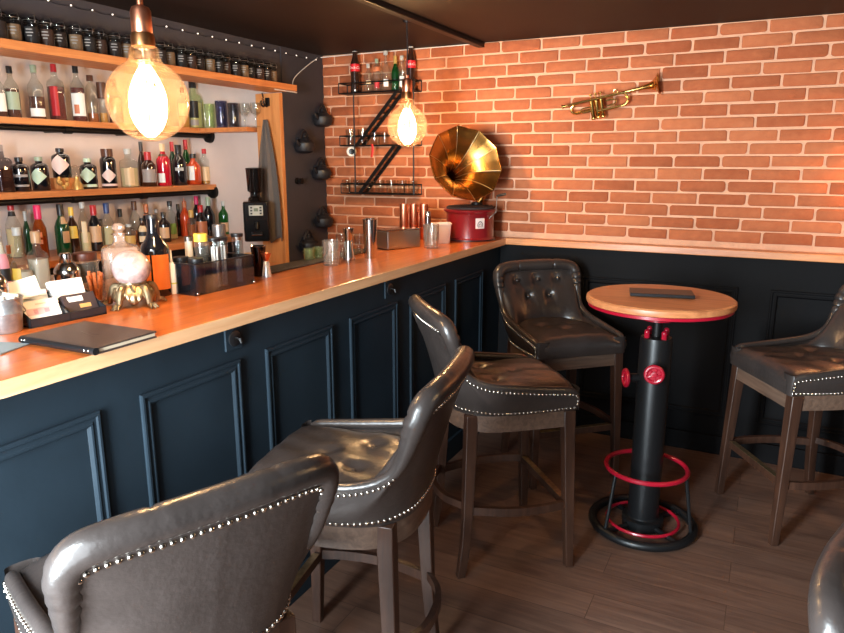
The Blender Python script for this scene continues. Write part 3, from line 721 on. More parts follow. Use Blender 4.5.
row(-3.50, ZS2, (118, 128), [
 (2, 12, 70, 'clear whisky bottle with big white label at the left frame edge', BK(liq='dark', lab='white', lz=(.12, .5))),
 (15, 13.5, 67, 'black capped whisky bottle with round grey green label', BK(liq='dark', level=.56, lab='greygreen', lz=(.16, .5))),
 (39, 14.5, 66, 'half full clear bottle with a low white band label', BK(liq='dark', level=.42, lab='white', lz=(.05, .2), cap='greygreen')),
 (59, 13, 65, 'dark red bottle with red cap and red label', BK(style='square', liq='maroon', level=.6, lab='red', lz=(.08, .6), half=.55, yaw=.3, cap='red')),
 (80.5, 13.5, 66, 'maroon liqueur bottle with white label and orange patch', BK(liq='maroon', level=.6, lab='white', lz=(.1, .5), extra=(('copperish', .14, .3, .35, .3),))),
 (94, 10.5, 76, 'nearly empty clear bottle with a wide brown cork', BK(style='apoth', liq='whisky', level=.2, cap='brown', capw=1.5)),
 (104.5, 7.5, 83, 'thin clear bottle with long dark stopper left of the globe bulb', BK(style='slim', liq='gold', level=.25, cap='brown', capz=.6)),
 (117, 13, 80, 'amber whisky bottle with dark low label behind the big globe bulb', BK(liq='whisky', level=.6, lab='black', lz=(.05, .25), cap='brown')),
 (160, 13, 82, 'amber bottle with cream label behind the right side of the globe bulb', BK(liq='whisky', level=.55, lab='cream', lz=(.1, .45))),
 (184.5, 9, 88, 'small bottle of pale amber just right of the big globe bulb', BK(style='square', liq='gold', level=.3, lab='cream', lz=(.3, .6), cap='black')),
 (195, 13, 82, 'tall pale bottle with black square label', BK(style='square', g='pale', liq='pale', level=.55, lab='black', lz=(.22, .58), half=.7, extra=(('grey', .06, .18, .6, 0),), capw=1.5)),
 (206, 12, 85, 'pale greenish bottle with black stopper next to the glassware', BK(g='pale', liq='pale', level=.6, cap='black', capw=1.3)),
], 'bottles on the upper pipe shelf', ', upper shelf')
row(-3.50, ZS3, (196, 187), [
 (5, 17, 145, 'tall smoky square bottle with grey cap', BK(style='square', g='smoke', liq='dark', level=.5, cap='grey')),
 (23, 16.5, 157.5, 'squat black bottle with faint grey label bands', BK(style='apoth', g='black', extra=(('grey', .14, .2, .9, 0), ('grey', .42, .5, .8, 0)))),
 (42.5, 16.5, 157, 'squat black bottle with green stopper and large pale diamond label', BK(style='apoth', g='black', lab='palegreen', lz=(.18, .66), diamond=True, half=1.1, cap='greygreen', yaw=.35)),
 (64.5, 17, 148.5, 'squat black bottle with pale pink diamond label standing on a little wooden stand', BK(style='apoth', g='black', lab='palepink', lz=(.1, .78), diamond=True, half=1.3, yaw=.3, dz=.065)),
 (90.5, 16, 158.5, 'squat black bottle with pale green stopper, green diamond and white foot band', BK(style='apoth', g='black', lab='palegreen', lz=(.2, .7), diamond=True, half=1.1, cap='palegreen', yaw=.2, extra=(('palegreen', .06, .15, 1.2, 0),))),
 (110.5, 15, 149, 'black bottle with tall dark stopper and pink diamond label', BK(style='apoth', g='black', lab='palepink', lz=(.14, .5), diamond=True, half=1.0, cap='brown', capz=.8, extra=(('palepink', .05, .11, 1.2, 0),))),
 (131, 14, 149, 'clear faceted decanter bottle with cream label and glass stopper', BK(style='square', liq='pale', level=.5, lab='cream', lz=(.06, .5), half=.7, cap='silver', capw=1.4)),
 (144.5, 8, 142, 'slim dark capped bottle standing behind the brown one', BK(style='wine', g='brown', X=-3.57)),
 (150.5, 14, 152, 'round brown bottle with red neck band and grey label', BK(style='whisky', g='brown', lab='grey', lz=(.12, .5), cap='red', capz=.76)),
 (165.5, 13.5, 144, 'bright red aperitif bottle with small white label', BK(style='whisky', g='red', lab='white', lz=(.08, .3), half=.6, yaw=.5, cap='cream', capz=.82, extra=(('brown', .70, .76, 1.2, 0),))),
 (175, 8, 142, 'green bottle with red cap behind the black bottle', BK(style='wine', g='dgreen', cap='red', X=-3.58)),
 (181, 14, 145, 'black wine shaped bottle with grey shield', BK(style='wine', g='black', lab='silver', lz=(.36, .44), half=.6)),
 (188.5, 9, 140, 'bright green bottle with red neck', BK(style='wine', g='green', cap='red', X=-3.58)),
 (195, 14, 154, 'orange red bottle with white label and dark cap', BK(style='whisky', g='orange', lab='white', lz=(.15, .6), half=.6, yaw=.5, capw=1.3)),
 (206.5, 11, 149, 'pale bottle with red cap and cream label at the flange end', BK(style='square', liq='gold', level=.3, lab='cream', lz=(.1, .5), half=.8, cap='red')),
], 'bottles on the middle pipe shelf', ', middle shelf')
LOWB = (257, 245)
row(-3.36, ZLOW, LOWB, [
 (17, 14, 199.5, 'tall clear bottle with red cap over a black neck band', BK(style='wine', liq='pale', level=.5, cap='red', capz=.82, X=-3.5, extra=(('black', .72, .80, 1.4, 0),))),
 (30, 7, 211, 'slim dark green bottle with silver tip', BK(style='wine', g='dgreen', cap='silver', X=-3.54)),
 (42.5, 13, 205, 'amber bottle with long pink cap and coral lettering bands', BK(style='wine', g='amber', liq='whisky', level=.4, cap='hotpink', capz=.74, extra=(('copperish', .4, .5, .5, .2), ('copperish', .28, .36, .5, .2)))),
 (65, 14, 204, 'green champagne style bottle with black top and tan label', BK(style='wine', g='dgreen', lab='tan', lz=(.25, .48), half=.5, yaw=-.5, cap='black', extra=(('tan', .62, .76, .6, 0),))),
 (75.5, 11, 207, 'dark bottle with yellow cap and yellow label', BK(style='wine', g='brown', lab='yellow', lz=(.34, .6), half=.8, cap='yellow', capz=.82)),
 (87, 10.5, 202, 'slim clear bottle with swing stopper and upright pale label', BK(style='slim', liq='pale', level=.4, lab='cream', lz=(.2, .62), half=.45, cap='silver')),
 (97.5, 13, 205, 'black bottle with red capsule and tan oval label', BK(style='wine', g='black', lab='tan', lz=(.2, .55), half=.95, cap='red')),
 (103.5, 8, 219, 'short green bottle half hidden behind the tan label bottle', BK(style='wine', g='dgreen', cap='black', X=-3.53)),
 (110.5, 12, 203, 'pale clear bottle with blue capsule', BK(style='wine', liq='pale', level=.5, cap='blue', capz=.78)),
 (123.5, 9, 209, 'clear brownish bottle with black cap', BK(style='wine', liq='gold', level=.4, X=-3.5)),
 (131, 12, 224, 'short gold labelled bottle with clear shoulders', BK(style='apoth', liq='gold', level=.5, lab='gold', lz=(.1, .5), cap='silver')),
 (138, 11, 201, 'clear bottle of amber with tall dark cap behind the crystal decanter', BK(style='wine', liq='whisky', level=.3, cap='brown', X=-3.5)),
 (144.5, 10, 218, 'bottle with white and black striped label', BK(style='slim', g='brown', lab='cream', lz=(.12, .72), half=.8, extra=(('black', .34, .5, .8, 0),), cap='black')),
 (149.5, 10, 204, 'dark bottle with orange and black neck rings', BK(style='wine', g='black', cap='copperish', X=-3.5, extra=(('copperish', .7, .74, 1.3, 0),))),
 (159.5, 8, 209, 'grey capped clear bottle behind the orange label bottle', BK(style='slim', liq='pale', level=.4, cap='grey', X=-3.52)),
 (166, 12, 212, 'small black bottle with tan arched label', BK(style='whisky', g='black', lab='tan', lz=(.14, .5), half=.8)),
 (173, 12, 201, 'clear bottle with green label and dark cap', BK(style='whisky', liq='pale', level=.3, lab='green', lz=(.14, .42), half=.9, X=-3.45)),
 (181, 7, 204, 'narrow black bottle between the green label and orange neck bottles', BK(style='wine', g='black', X=-3.55)),
 (187.5, 10, 199, 'orange bottle with steel pourer', BK(style='wine', g='orange', cap='copperish', pour=True, X=-3.5)),
 (193.5, 9, 210, 'gold necked clear bottle', BK(style='wine', liq='whisky', level=.5, cap='gold', capz=.74)),
 (199.5, 9, 196, 'dark bottle with bright pink capsule', BK(style='wine', g='black', cap='hotpink', X=-3.54)),
 (203, 12, 205, 'dark bottle with red capsule and broad orange label', BK(style='wine', g='black', lab='copperish', lz=(.1, .5), half=1.1, cap='red')),
 (211, 11, 197, 'black bottle with mint green capsule', BK(style='wine', g='black', cap='greygreen')),
 (218.5, 11, 193, 'clear bottle with black pourer', BK(style='whisky', liq='pale', level=.2, pour=True, X=-3.5)),
 (226, 11, 201, 'green bottle with tan foot label', BK(style='whisky', g='green', lab='tan', lz=(.08, .36), half=.7, cap='silver')),
 (235, 10, 197, 'orange red bottle with green and white wrapper round its top', BK(style='apoth', g='orange', cap='greygreen', capz=.55)),
 (243, 7, 201, 'slim black bottle next to the coffee grinder', BK(style='slim', g='black', cap='black')),
], 'bottles in the lowest row of the back bar', ', lowest row')
row(-3.05, ZFRONT, (268, 262), [
 (3, 12, 229, 'frosted bottle with pink and black label at the left frame edge', BK(style='slim', liq='milky', level=.85, lab='pink', lz=(.1, .7), half=1.2, cap='silver', capz=.92, extra=(('black', .36, .52, 1.2, 0),))),
 (21, 22, 227, 'big clear bulb shaped decanter of pale spirit with yellow sticker', BK(style='bulb', liq='milky', level=.45, lab='yellow', lz=(.36, .5), half=.45, yaw=.5, cap='silver', name='decanter_bottle')),
 (39, 16, 231, 'square frosted bottle with cork stopper', BK(style='square', liq='milky', level=.62, cap='tan', capw=1.5, capz=.84)),
 (11, 9, 245, 'small bottle of orange syrup behind the bulb decanter', BK(style='square', liq='gold', level=.7, cap='copperish', X=-3.14)),
], 'bottles on the front ledge of the back bar', ', front ledge')
c = on(57, 266, 0, -3.04); tag(MB().box((-3.04, c.y, ZFRONT + .062), (.05, .045, .122)).build('carton', mat('white_card', rgb(236, 214, 204), .6), smooth=0, bevel=.002), 'small pinkish white carton beside the corked frosted bottle', 'carton')
# little stand and ornaments among the black bottles
c = on(64.5, 186, 0, -3.50); tag(MB().box((-3.50, c.y, ZS3 + .033), (.10, .095, .0635)).build('bottle_stand', M_postw, smooth=0, bevel=.003), 'small wooden stand lifting a black diamond label bottle', 'stand')
c = on(64, 187, 0, -3.435); t = thing('gold_ornament', 'small gold leafy ornament in front of the wooden bottle stand', 'ornament', (-3.435, c.y, ZS3 + .001))
mb = MB(); rr = random.Random(2)
for k in range(9):
    a = rr.uniform(0, 6.28); mb.ball((.012 * math.cos(a), .026 * math.sin(a), .012 + .006 * k), .012, 8, 6)
mb.build('leaf_cluster', mat('gilt', rgb(220, 180, 110), .35, metal=.8), t)
c = on(77.5, 186, 0, -3.44); t = thing('snow_globe', 'small clear glass globe beside the wooden bottle stand', 'ornament', (-3.44, c.y, ZS3 + .001))
mb = MB(); mb.lathe([(0, 0), (.03, 0), (.026, .03), (.012, .05), (.012, .07), (0, .07)], n=20); mb.build('base', mat('gilt', PAP['gold'], .35), t)
MB().ball((0, 0, .100), .032, 20, 12).build('glass_ball', M_glass, t)

# ------------------------------------------------------------------ jars on the top shelf
def jar_parts(t, fill):
    MB().lathe([(0, 0), (.026, 0), (.029, .004), (.029, .078), (.026, .086), (.0265, .092)], n=20).build('glass_body', GL['jar'], t)
    MB().lathe([(0, .003), (.0268, .003), (.0268, .068), (0, .070)], n=18).build('contents', mat('spice_' + str(fill), (rgb(50, 38, 34), rgb(74, 50, 40), rgb(42, 38, 38), rgb(140, 112, 84))[fill], .8, var=.3, vscale=300), t)
    l = MB().lathe([(.0275, .093), (.0285, .096), (.0275, .101), (.016, .106), (.006, .107), (0, .107)], n=20).build('lid', GL['jar'], t)
    w = MB(); w.ring((0, 0, .0925), .0295, .0014, 24, 6); w.tube([(.029, 0, .084), (.034, 0, .092), (.028, 0, .109), (0, 0, .110), (-.02, 0, .104), (-.029, 0, .092)], .0013, 6); w.build('wire_clasp', M_brush, l)
    lb = MB(); az = toward(Vector(t.location))
    for k in range(3):
        zz = .054 - k * .012; n = 6; hw = (.42, .5, .3)[k]
        lb.grid([[Vector((.0297 * math.cos(az + u), .0297 * math.sin(az + u), zz + q)) for u in [(-hw + 2 * hw * i / n) for i in range(n + 1)]] for q in (0, .004)])
    lb.build('chalk_marks', mat('chalk', rgb(140, 134, 130), .9), t)
ORD = ['first', 'second', 'third', 'fourth', 'fifth', 'sixth', 'seventh', 'eighth', 'ninth', 'tenth', 'eleventh', 'twelfth', 'thirteenth', 'fourteenth', 'fifteenth', 'sixteenth', 'seventeenth', 'eighteenth', 'nineteenth', 'twentieth', 'twenty-first', 'twenty-second', 'twenty-third', 'twenty-fourth', 'twenty-fifth', 'twenty-sixth', 'twenty-seventh', 'twenty-eighth', 'twenty-ninth', 'thirtieth']
NJ = 28; protos = []
for k in range(NJ):
    y = 3.46 - k * (3.46 - 1.655) / (NJ - 1); loc = (-2.752 + (.006 if k % 3 else -.006), y, ZJ + .0008); f = (3, 0, 1, 2)[k % 4] if k else 3
    lab = ('%s small clip lidded jar from the wooden post end of the top shelf' % ORD[k]) if k else 'jar of pale contents at the very end of the top shelf above the wooden post'
    if f >= len(protos) or not any(q == f for q, _ in protos):
        t = thing('spice_jar', lab, 'jar', loc, 0, 'clip lidded jars on the top shelf'); jar_parts(t, f); protos.append((f, t))
    else: dup([o for q, o in protos if q == f][0], loc, random.uniform(-.15, .15), lab)
# fairy lights along the ceiling edge
t = thing('fairy_lights', 'string of tiny white lights along the top of the dark wall', 'string lights', (XD + .008, 2.5, ZC - .036))
wire = MB(); pts = []; NB = 26
for k in range(NB * 4 + 1):
    y = 1.2 + (3.98 - 1.2) * k / (NB * 4) - 2.5; pts.append((.004, y, -.006 * abs(math.sin(k / 4 * PI))))
wire.tube(pts, .0012, 6).build('wire', M_iron, t)
for k in range(NB + 1): MB().ball((.007, 1.2 + 2.78 * k / NB - 2.5, .0), .0036, 8, 6).build('light', mat('tiny_led', (1, .9, .8, 1), .5, emit=(1, .88, .78, 1), estr=1.6), t)
# white cable from the shelf end to the ceiling corner
pts = catmull([(-2.70, 3.40, ZJ - .042), (-2.695, 3.60, ZJ - .043), (-2.735, 3.635, ZJ - .03), (-2.79, 3.72, ZJ + .06), (-2.80, 3.97, ZC - .035), (-2.79, YW - .02, ZC - .012), (-2.3, YW - .02, ZC - .008), (-1.7, YW - .02, ZC - .006)], 10)
tag(MB().tube(pts, .0028, 8).build('white_cable', mat('white_plastic', rgb(222, 216, 208), .4)), 'thin white cable running from the jar shelf up to the ceiling corner', 'cable')

# ------------------------------------------------------------------ glassware by the post
def tumbler(name, label, loc, r, h, m=None, group=None, cut=False, cat='glass', taper=.9):
    t = thing(name, label, cat, loc, 0, group); mb = MB(); n = 40
    rows = []
    prof = [(r * taper * .96, 0), (r * taper, .004), (r * (taper + 1) / 2, h * .5), (r, h), (r - .003, h), (r * (taper + 1) / 2 - .004, h * .5), (r * taper - .006, .012), (.0005, .011)]
    for j, (q, z) in enumerate(prof):
        rows.append([Vector((q * (1 + (.03 * (-1 if (i + (j % 2)) % 2 else 1) if cut and 0 < j < 3 else 0)) * math.cos(2 * PI * i / n), q * (1 + (.03 * (-1 if (i + (j % 2)) % 2 else 1) if cut and 0 < j < 3 else 0)) * math.sin(2 * PI * i / n), z)) for i in range(n)])
    mb.grid(rows, True); mb.add(rows[0], [tuple(range(n))]); mb.build('bowl', m or M_glass, t, smooth=25 if cut else 40)
    return t
def pos1(px, py, y): c = on(px, py, 1, y); return c
def stem_glass(label, loc, r, h, group):
    t = thing('wine_glass', label, 'glass', loc, 0, group)
    MB().lathe([(0, 0), (r * .8, 0), (r * .78, .003), (.006, .008), (.004, .02), (.004, h * .42), (.012, h * .46), (r * .8, h * .58), (r, h * .74), (r * .8, h), (r * .78, h), (r * .97, h * .74), (r * .77, h * .59), (.0005, h * .48)], n=28).build('bowl', M_glass, t, smooth=50)
GG = 'glassware on the short corner shelf'
for px, w, top, lab, m in ((210, 10, 104, 'pale green tumbler', GL['pale']), (222, 12, 101, 'dark blue tinted tumbler', glass('blue_glass', (.5, .52, .66, 1), 1, .03, body=.15, bodycol=rgb(70, 70, 100))), (234, 11, 103, 'dark grey tinted tumbler', GL['smoke'])):
    y = YR - .06; c = pos1(px, 122, y); c.x = max(c.x, -3.38) if px > 212 else c.x; z = ZS2 - .0012 if c.x > -3.41 else ZS2 + .0008
    tumbler('tumbler', lab + ' on the short corner shelf', (c.x, y, z), w / 2 * mpp(c), pos1(px, top, y).z - z, m, GG)
for px, lab in ((245, 'stemmed wine glass on the corner shelf, left of the one at the wooden post'), (256, 'stemmed wine glass on the corner shelf right next to the wooden post')):
    c = pos1(px, 120, YR - .065); stem_glass(lab, (c.x, YR - .065, ZS2 - .0012), .036, .15, GG)

# hook, corkscrew and towel on the wooden post
yp = YR - .036
c = pos1(268, 102, yp); t = thing('post_hook', 'black double hook screwed to the wooden post', 'hook', (c.x, yp, c.z))
MB().box((0, -.006, 0), (.03, .011, .05)).build('plate', M_iron, t, smooth=0, bevel=.002)
for sg in (-1, 1): MB().tube(catmull([(sg * .009, -.01, -.01), (sg * .012, -.03, -.03), (sg * .012, -.05, -.02), (sg * .012, -.055, .005)], 6), .0045, 8).build('prong', M_iron, t)
t = thing('corkscrew', 'small wire corkscrew hanging beside the post hook', 'corkscrew', (c.x - .035, yp - .012, c.z + .005))
mb = MB(); mb.tube([(.008 * math.cos(k * .8), .008 * math.sin(k * .8), -.03 + k * .0025) for k in range(20)], .0022, 6); mb.tube([(.008, 0, .02), (0, 0, .05)], .0035, 8); mb.build('coil', M_iron, t)
ztop = pos1(270, 120, yp).z; zbot = pos1(270, 242, yp).z; xc = pos1(273, 180, yp).x
mb = MB(); rows = []
for j in range(41):
    v = j / 40; row_ = []
    for i in range(49):
        u = i / 48 * 2 - 1
        w = .014 + .084 * (1 - (1 - v) ** 2.4); edge = zbot + .035 * abs(math.sin(u * 3.2 - .5)) + .03 * max(0, -u)
        z = ztop + (edge - ztop) * v
        fold = (.006 + .016 * v) * math.sin(u * 6.5 + .6) + .006 * math.sin(u * 15)
        row_.append(Vector((xc - .008 - .004 * v + u * w, yp - .028 - fold * .8 - .008 * (1 - v), z)))
    rows.append(row_)
mb.grid(rows); tag(mb.build('bar_towel', mat('grey_waffle_cloth', rgb(112, 101, 94), .95, bump=.8, bscale=420, var=.12, vscale=200), solid=.005, smooth=80), 'grey bar towel hanging from the hook on the wooden post', 'towel')

# coffee grinder
c = pos1(258, 250, 3.40); gz = ZLOW + .0005; gx = c.x
t = thing('coffee_grinder', 'black coffee grinder with keypad standing left of the hanging towel', 'coffee grinder', (gx, 3.40, gz), D2R(-40) + PI / 2 * 0)
t.rotation_euler = (0, 0, toward(Vector((gx, 3.4, 0))) + PI / 2)
hz = lambda y: pos1(258, y, 3.40).z - gz
H1 = hz(201); MB().box((0, 0, H1 / 2), (.155, .14, H1)).build('body', mat('gloss_black', rgb(16, 16, 18), .15, coat=.3), t, smooth=0, bevel=.012, seg=3)
MB().lathe([(.045, H1), (.042, H1 + .02), (.03, H1 + .03), (.03, H1 + .05), (.045, H1 + .06), (.05, hz(172)), (.052, hz(168)), (0, hz(167))], n=24).build('bean_hopper', glass('dark_hopper', (.12, .11, .11, 1), 1.0, .05, body=.2, bodycol=rgb(24, 22, 22)), t)
kp = MB().box((0, -.0725, H1 - .055), (.085, .006, .062)).build('keypad', mat('pale_grey_panel', rgb(176, 176, 166), .5), t, smooth=0, bevel=.002)
for i in range(2):
    for j in range(3): MB().box(((-.028, .028)[i], -.0765, H1 - .037 - j * .018), (.013, .004, .011)).build('key', M_blackpl, kp, smooth=0, bevel=.001)
MB().box((0, -.0765, H1 - .05), (.026, .004, .02)).build('display', mat('lcd_green', rgb(96, 108, 84), .3), kp, smooth=0)
MB().cyl((0, -.08, H1 - .13), (0, -.10, H1 - .17), .016, .011, 14).build('spout', M_iron, t)
MB().tube([(-.03, -.07, H1 - .19), (-.03, -.11, H1 - .2), (.03, -.11, H1 - .2), (.03, -.07, H1 - .19)], .005, 8).build('fork', M_steel, t)

# black ornaments on the dark wall
M_pot = mat('black_glazed_iron', rgb(26, 25, 29), .5)
def pot(px, py, lab, s=1.0):
    c = on(px, py, 0, XD + .008); t = thing('wall_pot', lab, 'ornament', (XD + .007, c.y, c.z), 0, 'black pots hung on the dark wall')
    mb = MB(); M = Matrix.Rotation(0, 3, 'Z')
    mb.lathe([(0, -.055 * s), (.03 * s, -.054 * s), (.058 * s, -.04 * s), (.070 * s, -.012 * s), (.066 * s, .012 * s), (.050 * s, .026 * s), (.046 * s, .03 * s), (0, .03 * s)], (.045, 0, 0), 28); mb.build('pot_body', M_pot, t)
    l = MB(); l.lathe([(.044 * s, .031 * s), (.036 * s, .042 * s), (.014 * s, .05 * s), (.012 * s, .058 * s), (.018 * s, .066 * s), (.012 * s, .076 * s), (0, .078 * s)], (.045, 0, 0), 20); l.build('lid', M_pot, t)
    h = MB(); h.tube([(.045 + 0, -.05 * s + .1 * s * k / 12, .035 * s +   .058 * s * math.sin(PI * k / 12)) for k in range(13)], .009 * s, 8); h.build('handle', M_pot, t)
    MB().tube(catmull([(.05, -.05 * s, -.01), (.055, -.085 * s, .01), (.055, -.1 * s, .03)], 5), [.014 * s - .0006 * k for k in range(11)], 10).build('spout', M_pot, t)
    MB().box((.004, 0, .02), (.008, .03, .06)).build('wall_plate', M_pot, t, smooth=0)
for px, py, lab in ((317, 119, 'uppermost black pot on the dark wall strip, next to the brick corner'), (299, 145, 'black pot on the dark wall strip nearest the top of the wooden post'), (316, 172, 'black pot at mid height beside the brick corner on the dark wall strip'), (318, 220, 'lower black pot beside the brick corner, above the glass tumblers'), (303.5, 244, 'lowest black pot on the dark wall strip, close above the bar top')): pot(px, py, lab)
c = on(297, 181, 0, XD + .008); t = thing('wall_peg', 'small black knob fixed to the dark wall at mid height', 'knob', (XD + .0065, c.y, c.z))
M = Matrix.Rotation(PI / 2, 3, 'Y'); MB().lathe([(0, 0), (.022, 0), (.022, .006), (.01, .01), (.01, .025), (.02, .034), (.02, .045), (0, .05)], n=20, M=M).build('knob_body', M_iron, t)

# ------------------------------------------------------------------ things on the bar top
ZT = ZB + .0006
def at(px, py, z=ZB): return on(px, py, 2, z)
def wood_stick(): return mat('pale_stick', rgb(214, 178, 132), .6)
# zinc bucket of sachets
c = at(12, 332); k = mpp(c)
t = thing('zinc_bucket', 'small zinc bucket of white sachets at the left frame edge', 'bucket', (c.x - .02, c.y - .004, ZT))
MB().lathe([(0, 0), (.040, 0), (.042, .003), (.046, .05), (.0465, .052), (.0475, .054), (.0465, .057), (.051, .092), (.0535, .094), (.0535, .097), (.050, .097), (.041, .006), (0, .006)], n=40).build('pail', M_zinc, t)
mb = MB(); mb.tube([(.0535 * math.cos(a), .0535 * math.sin(a) * 1.0,   .096 - .05 * math.sin(max(0, a))) for a in [PI * i / 16 for i in range(17)]], .0016, 6); mb.build('handle', M_brush, t)
rr = random.Random(4)
for i in range(6):
    a = i * 1.05; R_ = Matrix.Rotation(rr.uniform(-.4, .4), 3, 'X') @ Matrix.Rotation(rr.uniform(0, 3), 3, 'Z')
    tag(MB().box((c.x - .02 + .024 * math.cos(a), c.y - .004 + .024 * math.sin(a), ZT + .072), (.034, .007, .062), R_).build('sugar_sachet', M_white, smooth=0, bevel=.0025), 'white paper sachet standing in the zinc bucket', 'sachet', 'white sachets in the zinc bucket')
# grey coaster at the very edge
c = at(-2, 349); tag(MB().box((c.x, c.y, ZT + .002), (.10, .10, .004), Matrix.Rotation(.3, 3, 'Z')).build('coaster', mat('slate_grey_card', rgb(120, 136, 146), .5), smooth=0, bevel=.001), 'grey coaster on the bar top cut by the left frame edge', 'coaster')
# black caddy and shaker half cut off at the left
c = at(5, 300); t = thing('napkin_caddy', 'black caddy behind the zinc bucket', 'caddy', (-2.03, on(5, 285, 0, -2.03).y - .03, ZT))
MB().box((0, 0, .035), (.06, .20, .07)).build('box', M_blackpl, t, smooth=0, bevel=.004)
MB().span((-.032, -.102, .07), (.032, .102, .076)).build('rim', mat('gloss_black', rgb(16, 16, 18), .15), t, smooth=0, bevel=.002)
def shaker(lab, p, h, r):
    t = thing('cocktail_shaker', lab, 'shaker', p); 
    MB().lathe([(0, 0), (r * .72, 0), (r * .76, .01 * h), (r, .55 * h), (r, .60 * h)], n=36).build('cup', M_steel, t)
    MB().lathe([(r * 1.02, .60 * h), (r * 1.02, .63 * h), (r * .95, .70 * h), (r * .70, .78 * h), (r * .48, .82 * h)], n=36).build('strainer_top', M_steel, t)
    MB().lathe([(r * .47, .80 * h), (r * .50, .82 * h), (r * .46, .985 * h), (r * .40, h), (0, h)], n=30).build('cap', M_steel, t)
c = on(67, 270, 0, -2.06); h = on(66, 253, 0, -2.06).z - ZT; shaker('steel cobbler shaker standing behind the card holder', (-2.06, c.y, ZT), h, .040)
c = on(1, 280, 0, -1.93); shaker('steel shaker cut by the left frame edge behind the zinc bucket', (-1.935, c.y - .012, ZT), on(2, 262, 0, -1.93).z - ZT, .030)
# card holder
a = at(31, 329); b = at(107, 314); dv = b - a; L = dv.length; rz = math.atan2(dv.y, dv.x) 
M_tray = mat('smoked_black_acrylic', rgb(30, 34, 38), .18, coat=.3)
t = thing('card_holder', 'black two tier desk tray holding stacks of cards on the bar top', 'card holder', (a.x, a.y, ZT), rz)   # local x along the front edge, +y away
W = .122; mb = MB(); mb.span((0, 0, 0), (L, W, .006)); mb.span((0, 0, 0), (L, .005, .026)); mb.span((0, W - .005, 0), (L, W, .075)); mb.span((0, W * .5, 0), (L, W * .5 + .005, .05))
for x in (0, L / 2 - .0025, L - .005): mb.add([(x, 0, 0), (x + .005, 0, 0), (x + .005, W, 0), (x, W, 0), (x, 0, .026), (x + .005, 0, .026), (x + .005, W, .075), (x, W, .075)], [(3, 2, 1, 0), (4, 5, 6, 7), (0, 1, 5, 4), (1, 2, 6, 5), (2, 3, 7, 6), (3, 0, 4, 7)])
mb.build('tray', M_tray, t, smooth=0, bevel=.001)
TM = Matrix.Translation(Vector((a.x, a.y, ZT))) @ Matrix.Rotation(rz, 4, 'Z')
M_pinkc = mat('pink_card', rgb(216, 184, 186), .5); M_darkc = mat('dark_printed_card', rgb(58, 46, 48), .4)
def cards(lab, x, y, z, w, h, th, m, tilt=.45, band=None, roll=0):
    t = thing('card_stack', lab, 'cards', TM @ Vector((x, y, z)), rz, 'card stacks in the black tray')
    R_ = Matrix.Rotation(-tilt, 3, 'X') @ Matrix.Rotation(roll, 3, 'Y'); nrm = R_ @ Vector((0, -1, 0))
    MB().box(R_ @ Vector((0, 0, h / 2)), (w, th, h), R_).build('card_block', m, t, smooth=0, bevel=.0008)
    for (bx, bz, bw, bh, bm) in band or ():
        MB().box(R_ @ Vector((bx, -th / 2 - .0004, bz)), (bw, .0008, bh), R_).build('print', bm, t, smooth=0)
q1, q2 = L * .25, L * .75
pk = mat('print_pink', rgb(196, 140, 150), .5); pl = mat('print_pale', rgb(220, 200, 190), .5); gd = mat('print_gold', rgb(196, 150, 90), .5)
cards('white and pink printed cards in the front left slot of the black tray', q1, .034, .008, L * .44, .062, .022, M_white, .45, [(0, .028, L * .40, .020, M_pinkc), (-.02, .028, .012, .014, pk), (.012, .028, .014, .012, pk), (.0, .05, .03, .004, pl)])
cards('dark printed cards in the front right slot of the black tray', q2, .034, .008, L * .44, .062, .022, M_darkc, .45, [(-.012, .046, .045, .016, M_white), (.012, .022, .035, .012, gd), (-.032, .05, .01, .01, M_white)])
cards('white cards in the back left slot of the black tray', q1, .090, .010, L * .44, .078, .02, mat('pale_blue_card', rgb(196, 206, 212), .5), .3, [(0, .066, L * .42, .01, M_white)])
cards('block of blank white cards in the back right slot of the black tray', q2, .090, .010, L * .44, .098, .024, M_white, .3)
cards('single white card standing tallest in the back left slot of the tray', q1 * .98, .103, .052, L * .38, .074, .003, M_white, .18, [(.02, .012, .008, .004, pl)], -.16)
p0 = TM @ Vector((-.012, .104, .062)); p1 = TM @ Vector((L * .32, .080, .080))
tag(MB().tube([p0, p0.lerp(p1, .1), p1], [.003, .005, .005], 10).build('white_pen', M_white, smooth=40), 'white pen lying across the back left slot of the card tray', 'pen')
# menu on the bar
A, B_, C_, D_ = at(22, 344), at(104, 356), at(153, 338), at(84, 326); cen = (A + B_ + C_ + D_) / 4
ux = ((B_ - A) + (C_ - D_)) / 2; uy = ((D_ - A) + (C_ - B_)) / 2
t = thing('menu_folder', 'brown leatherette menu folder lying on the near end of the bar top', 'menu', (cen.x, cen.y, ZT), math.atan2(ux.y, ux.x))
w_, h_ = ux.length * .97, uy.length * .97
MB().box((0, 0, .003), (w_, h_, .005)).build('back_cover', M_mleather, t, smooth=0, bevel=.0015)
MB().box((0, .002, .0095), (w_ - .008, h_ - .01, .008)).build('pages', M_cream, t, smooth=0)
fc = MB().box((0, 0, .0165), (w_, h_, .005)).build('front_cover', M_mleather, t, smooth=0, bevel=.0015)
MB().tube([(-w_ / 2, -h_ / 2 - .001, .0095), (w_ / 2, -h_ / 2 - .001, .0095)], .0095, 12).build('spine', M_blackpl, t)
for x in (-w_ / 2 + .012, -w_ / 2 + .024, w_ / 2 - .016, w_ / 2 - .030): MB().ball((x, -h_ / 2 - .0095, .011), .0035, 8, 6).build('rivet', M_steel, t)
em = mat('blind_embossing', rgb(40, 30, 28), .3); mb = MB()
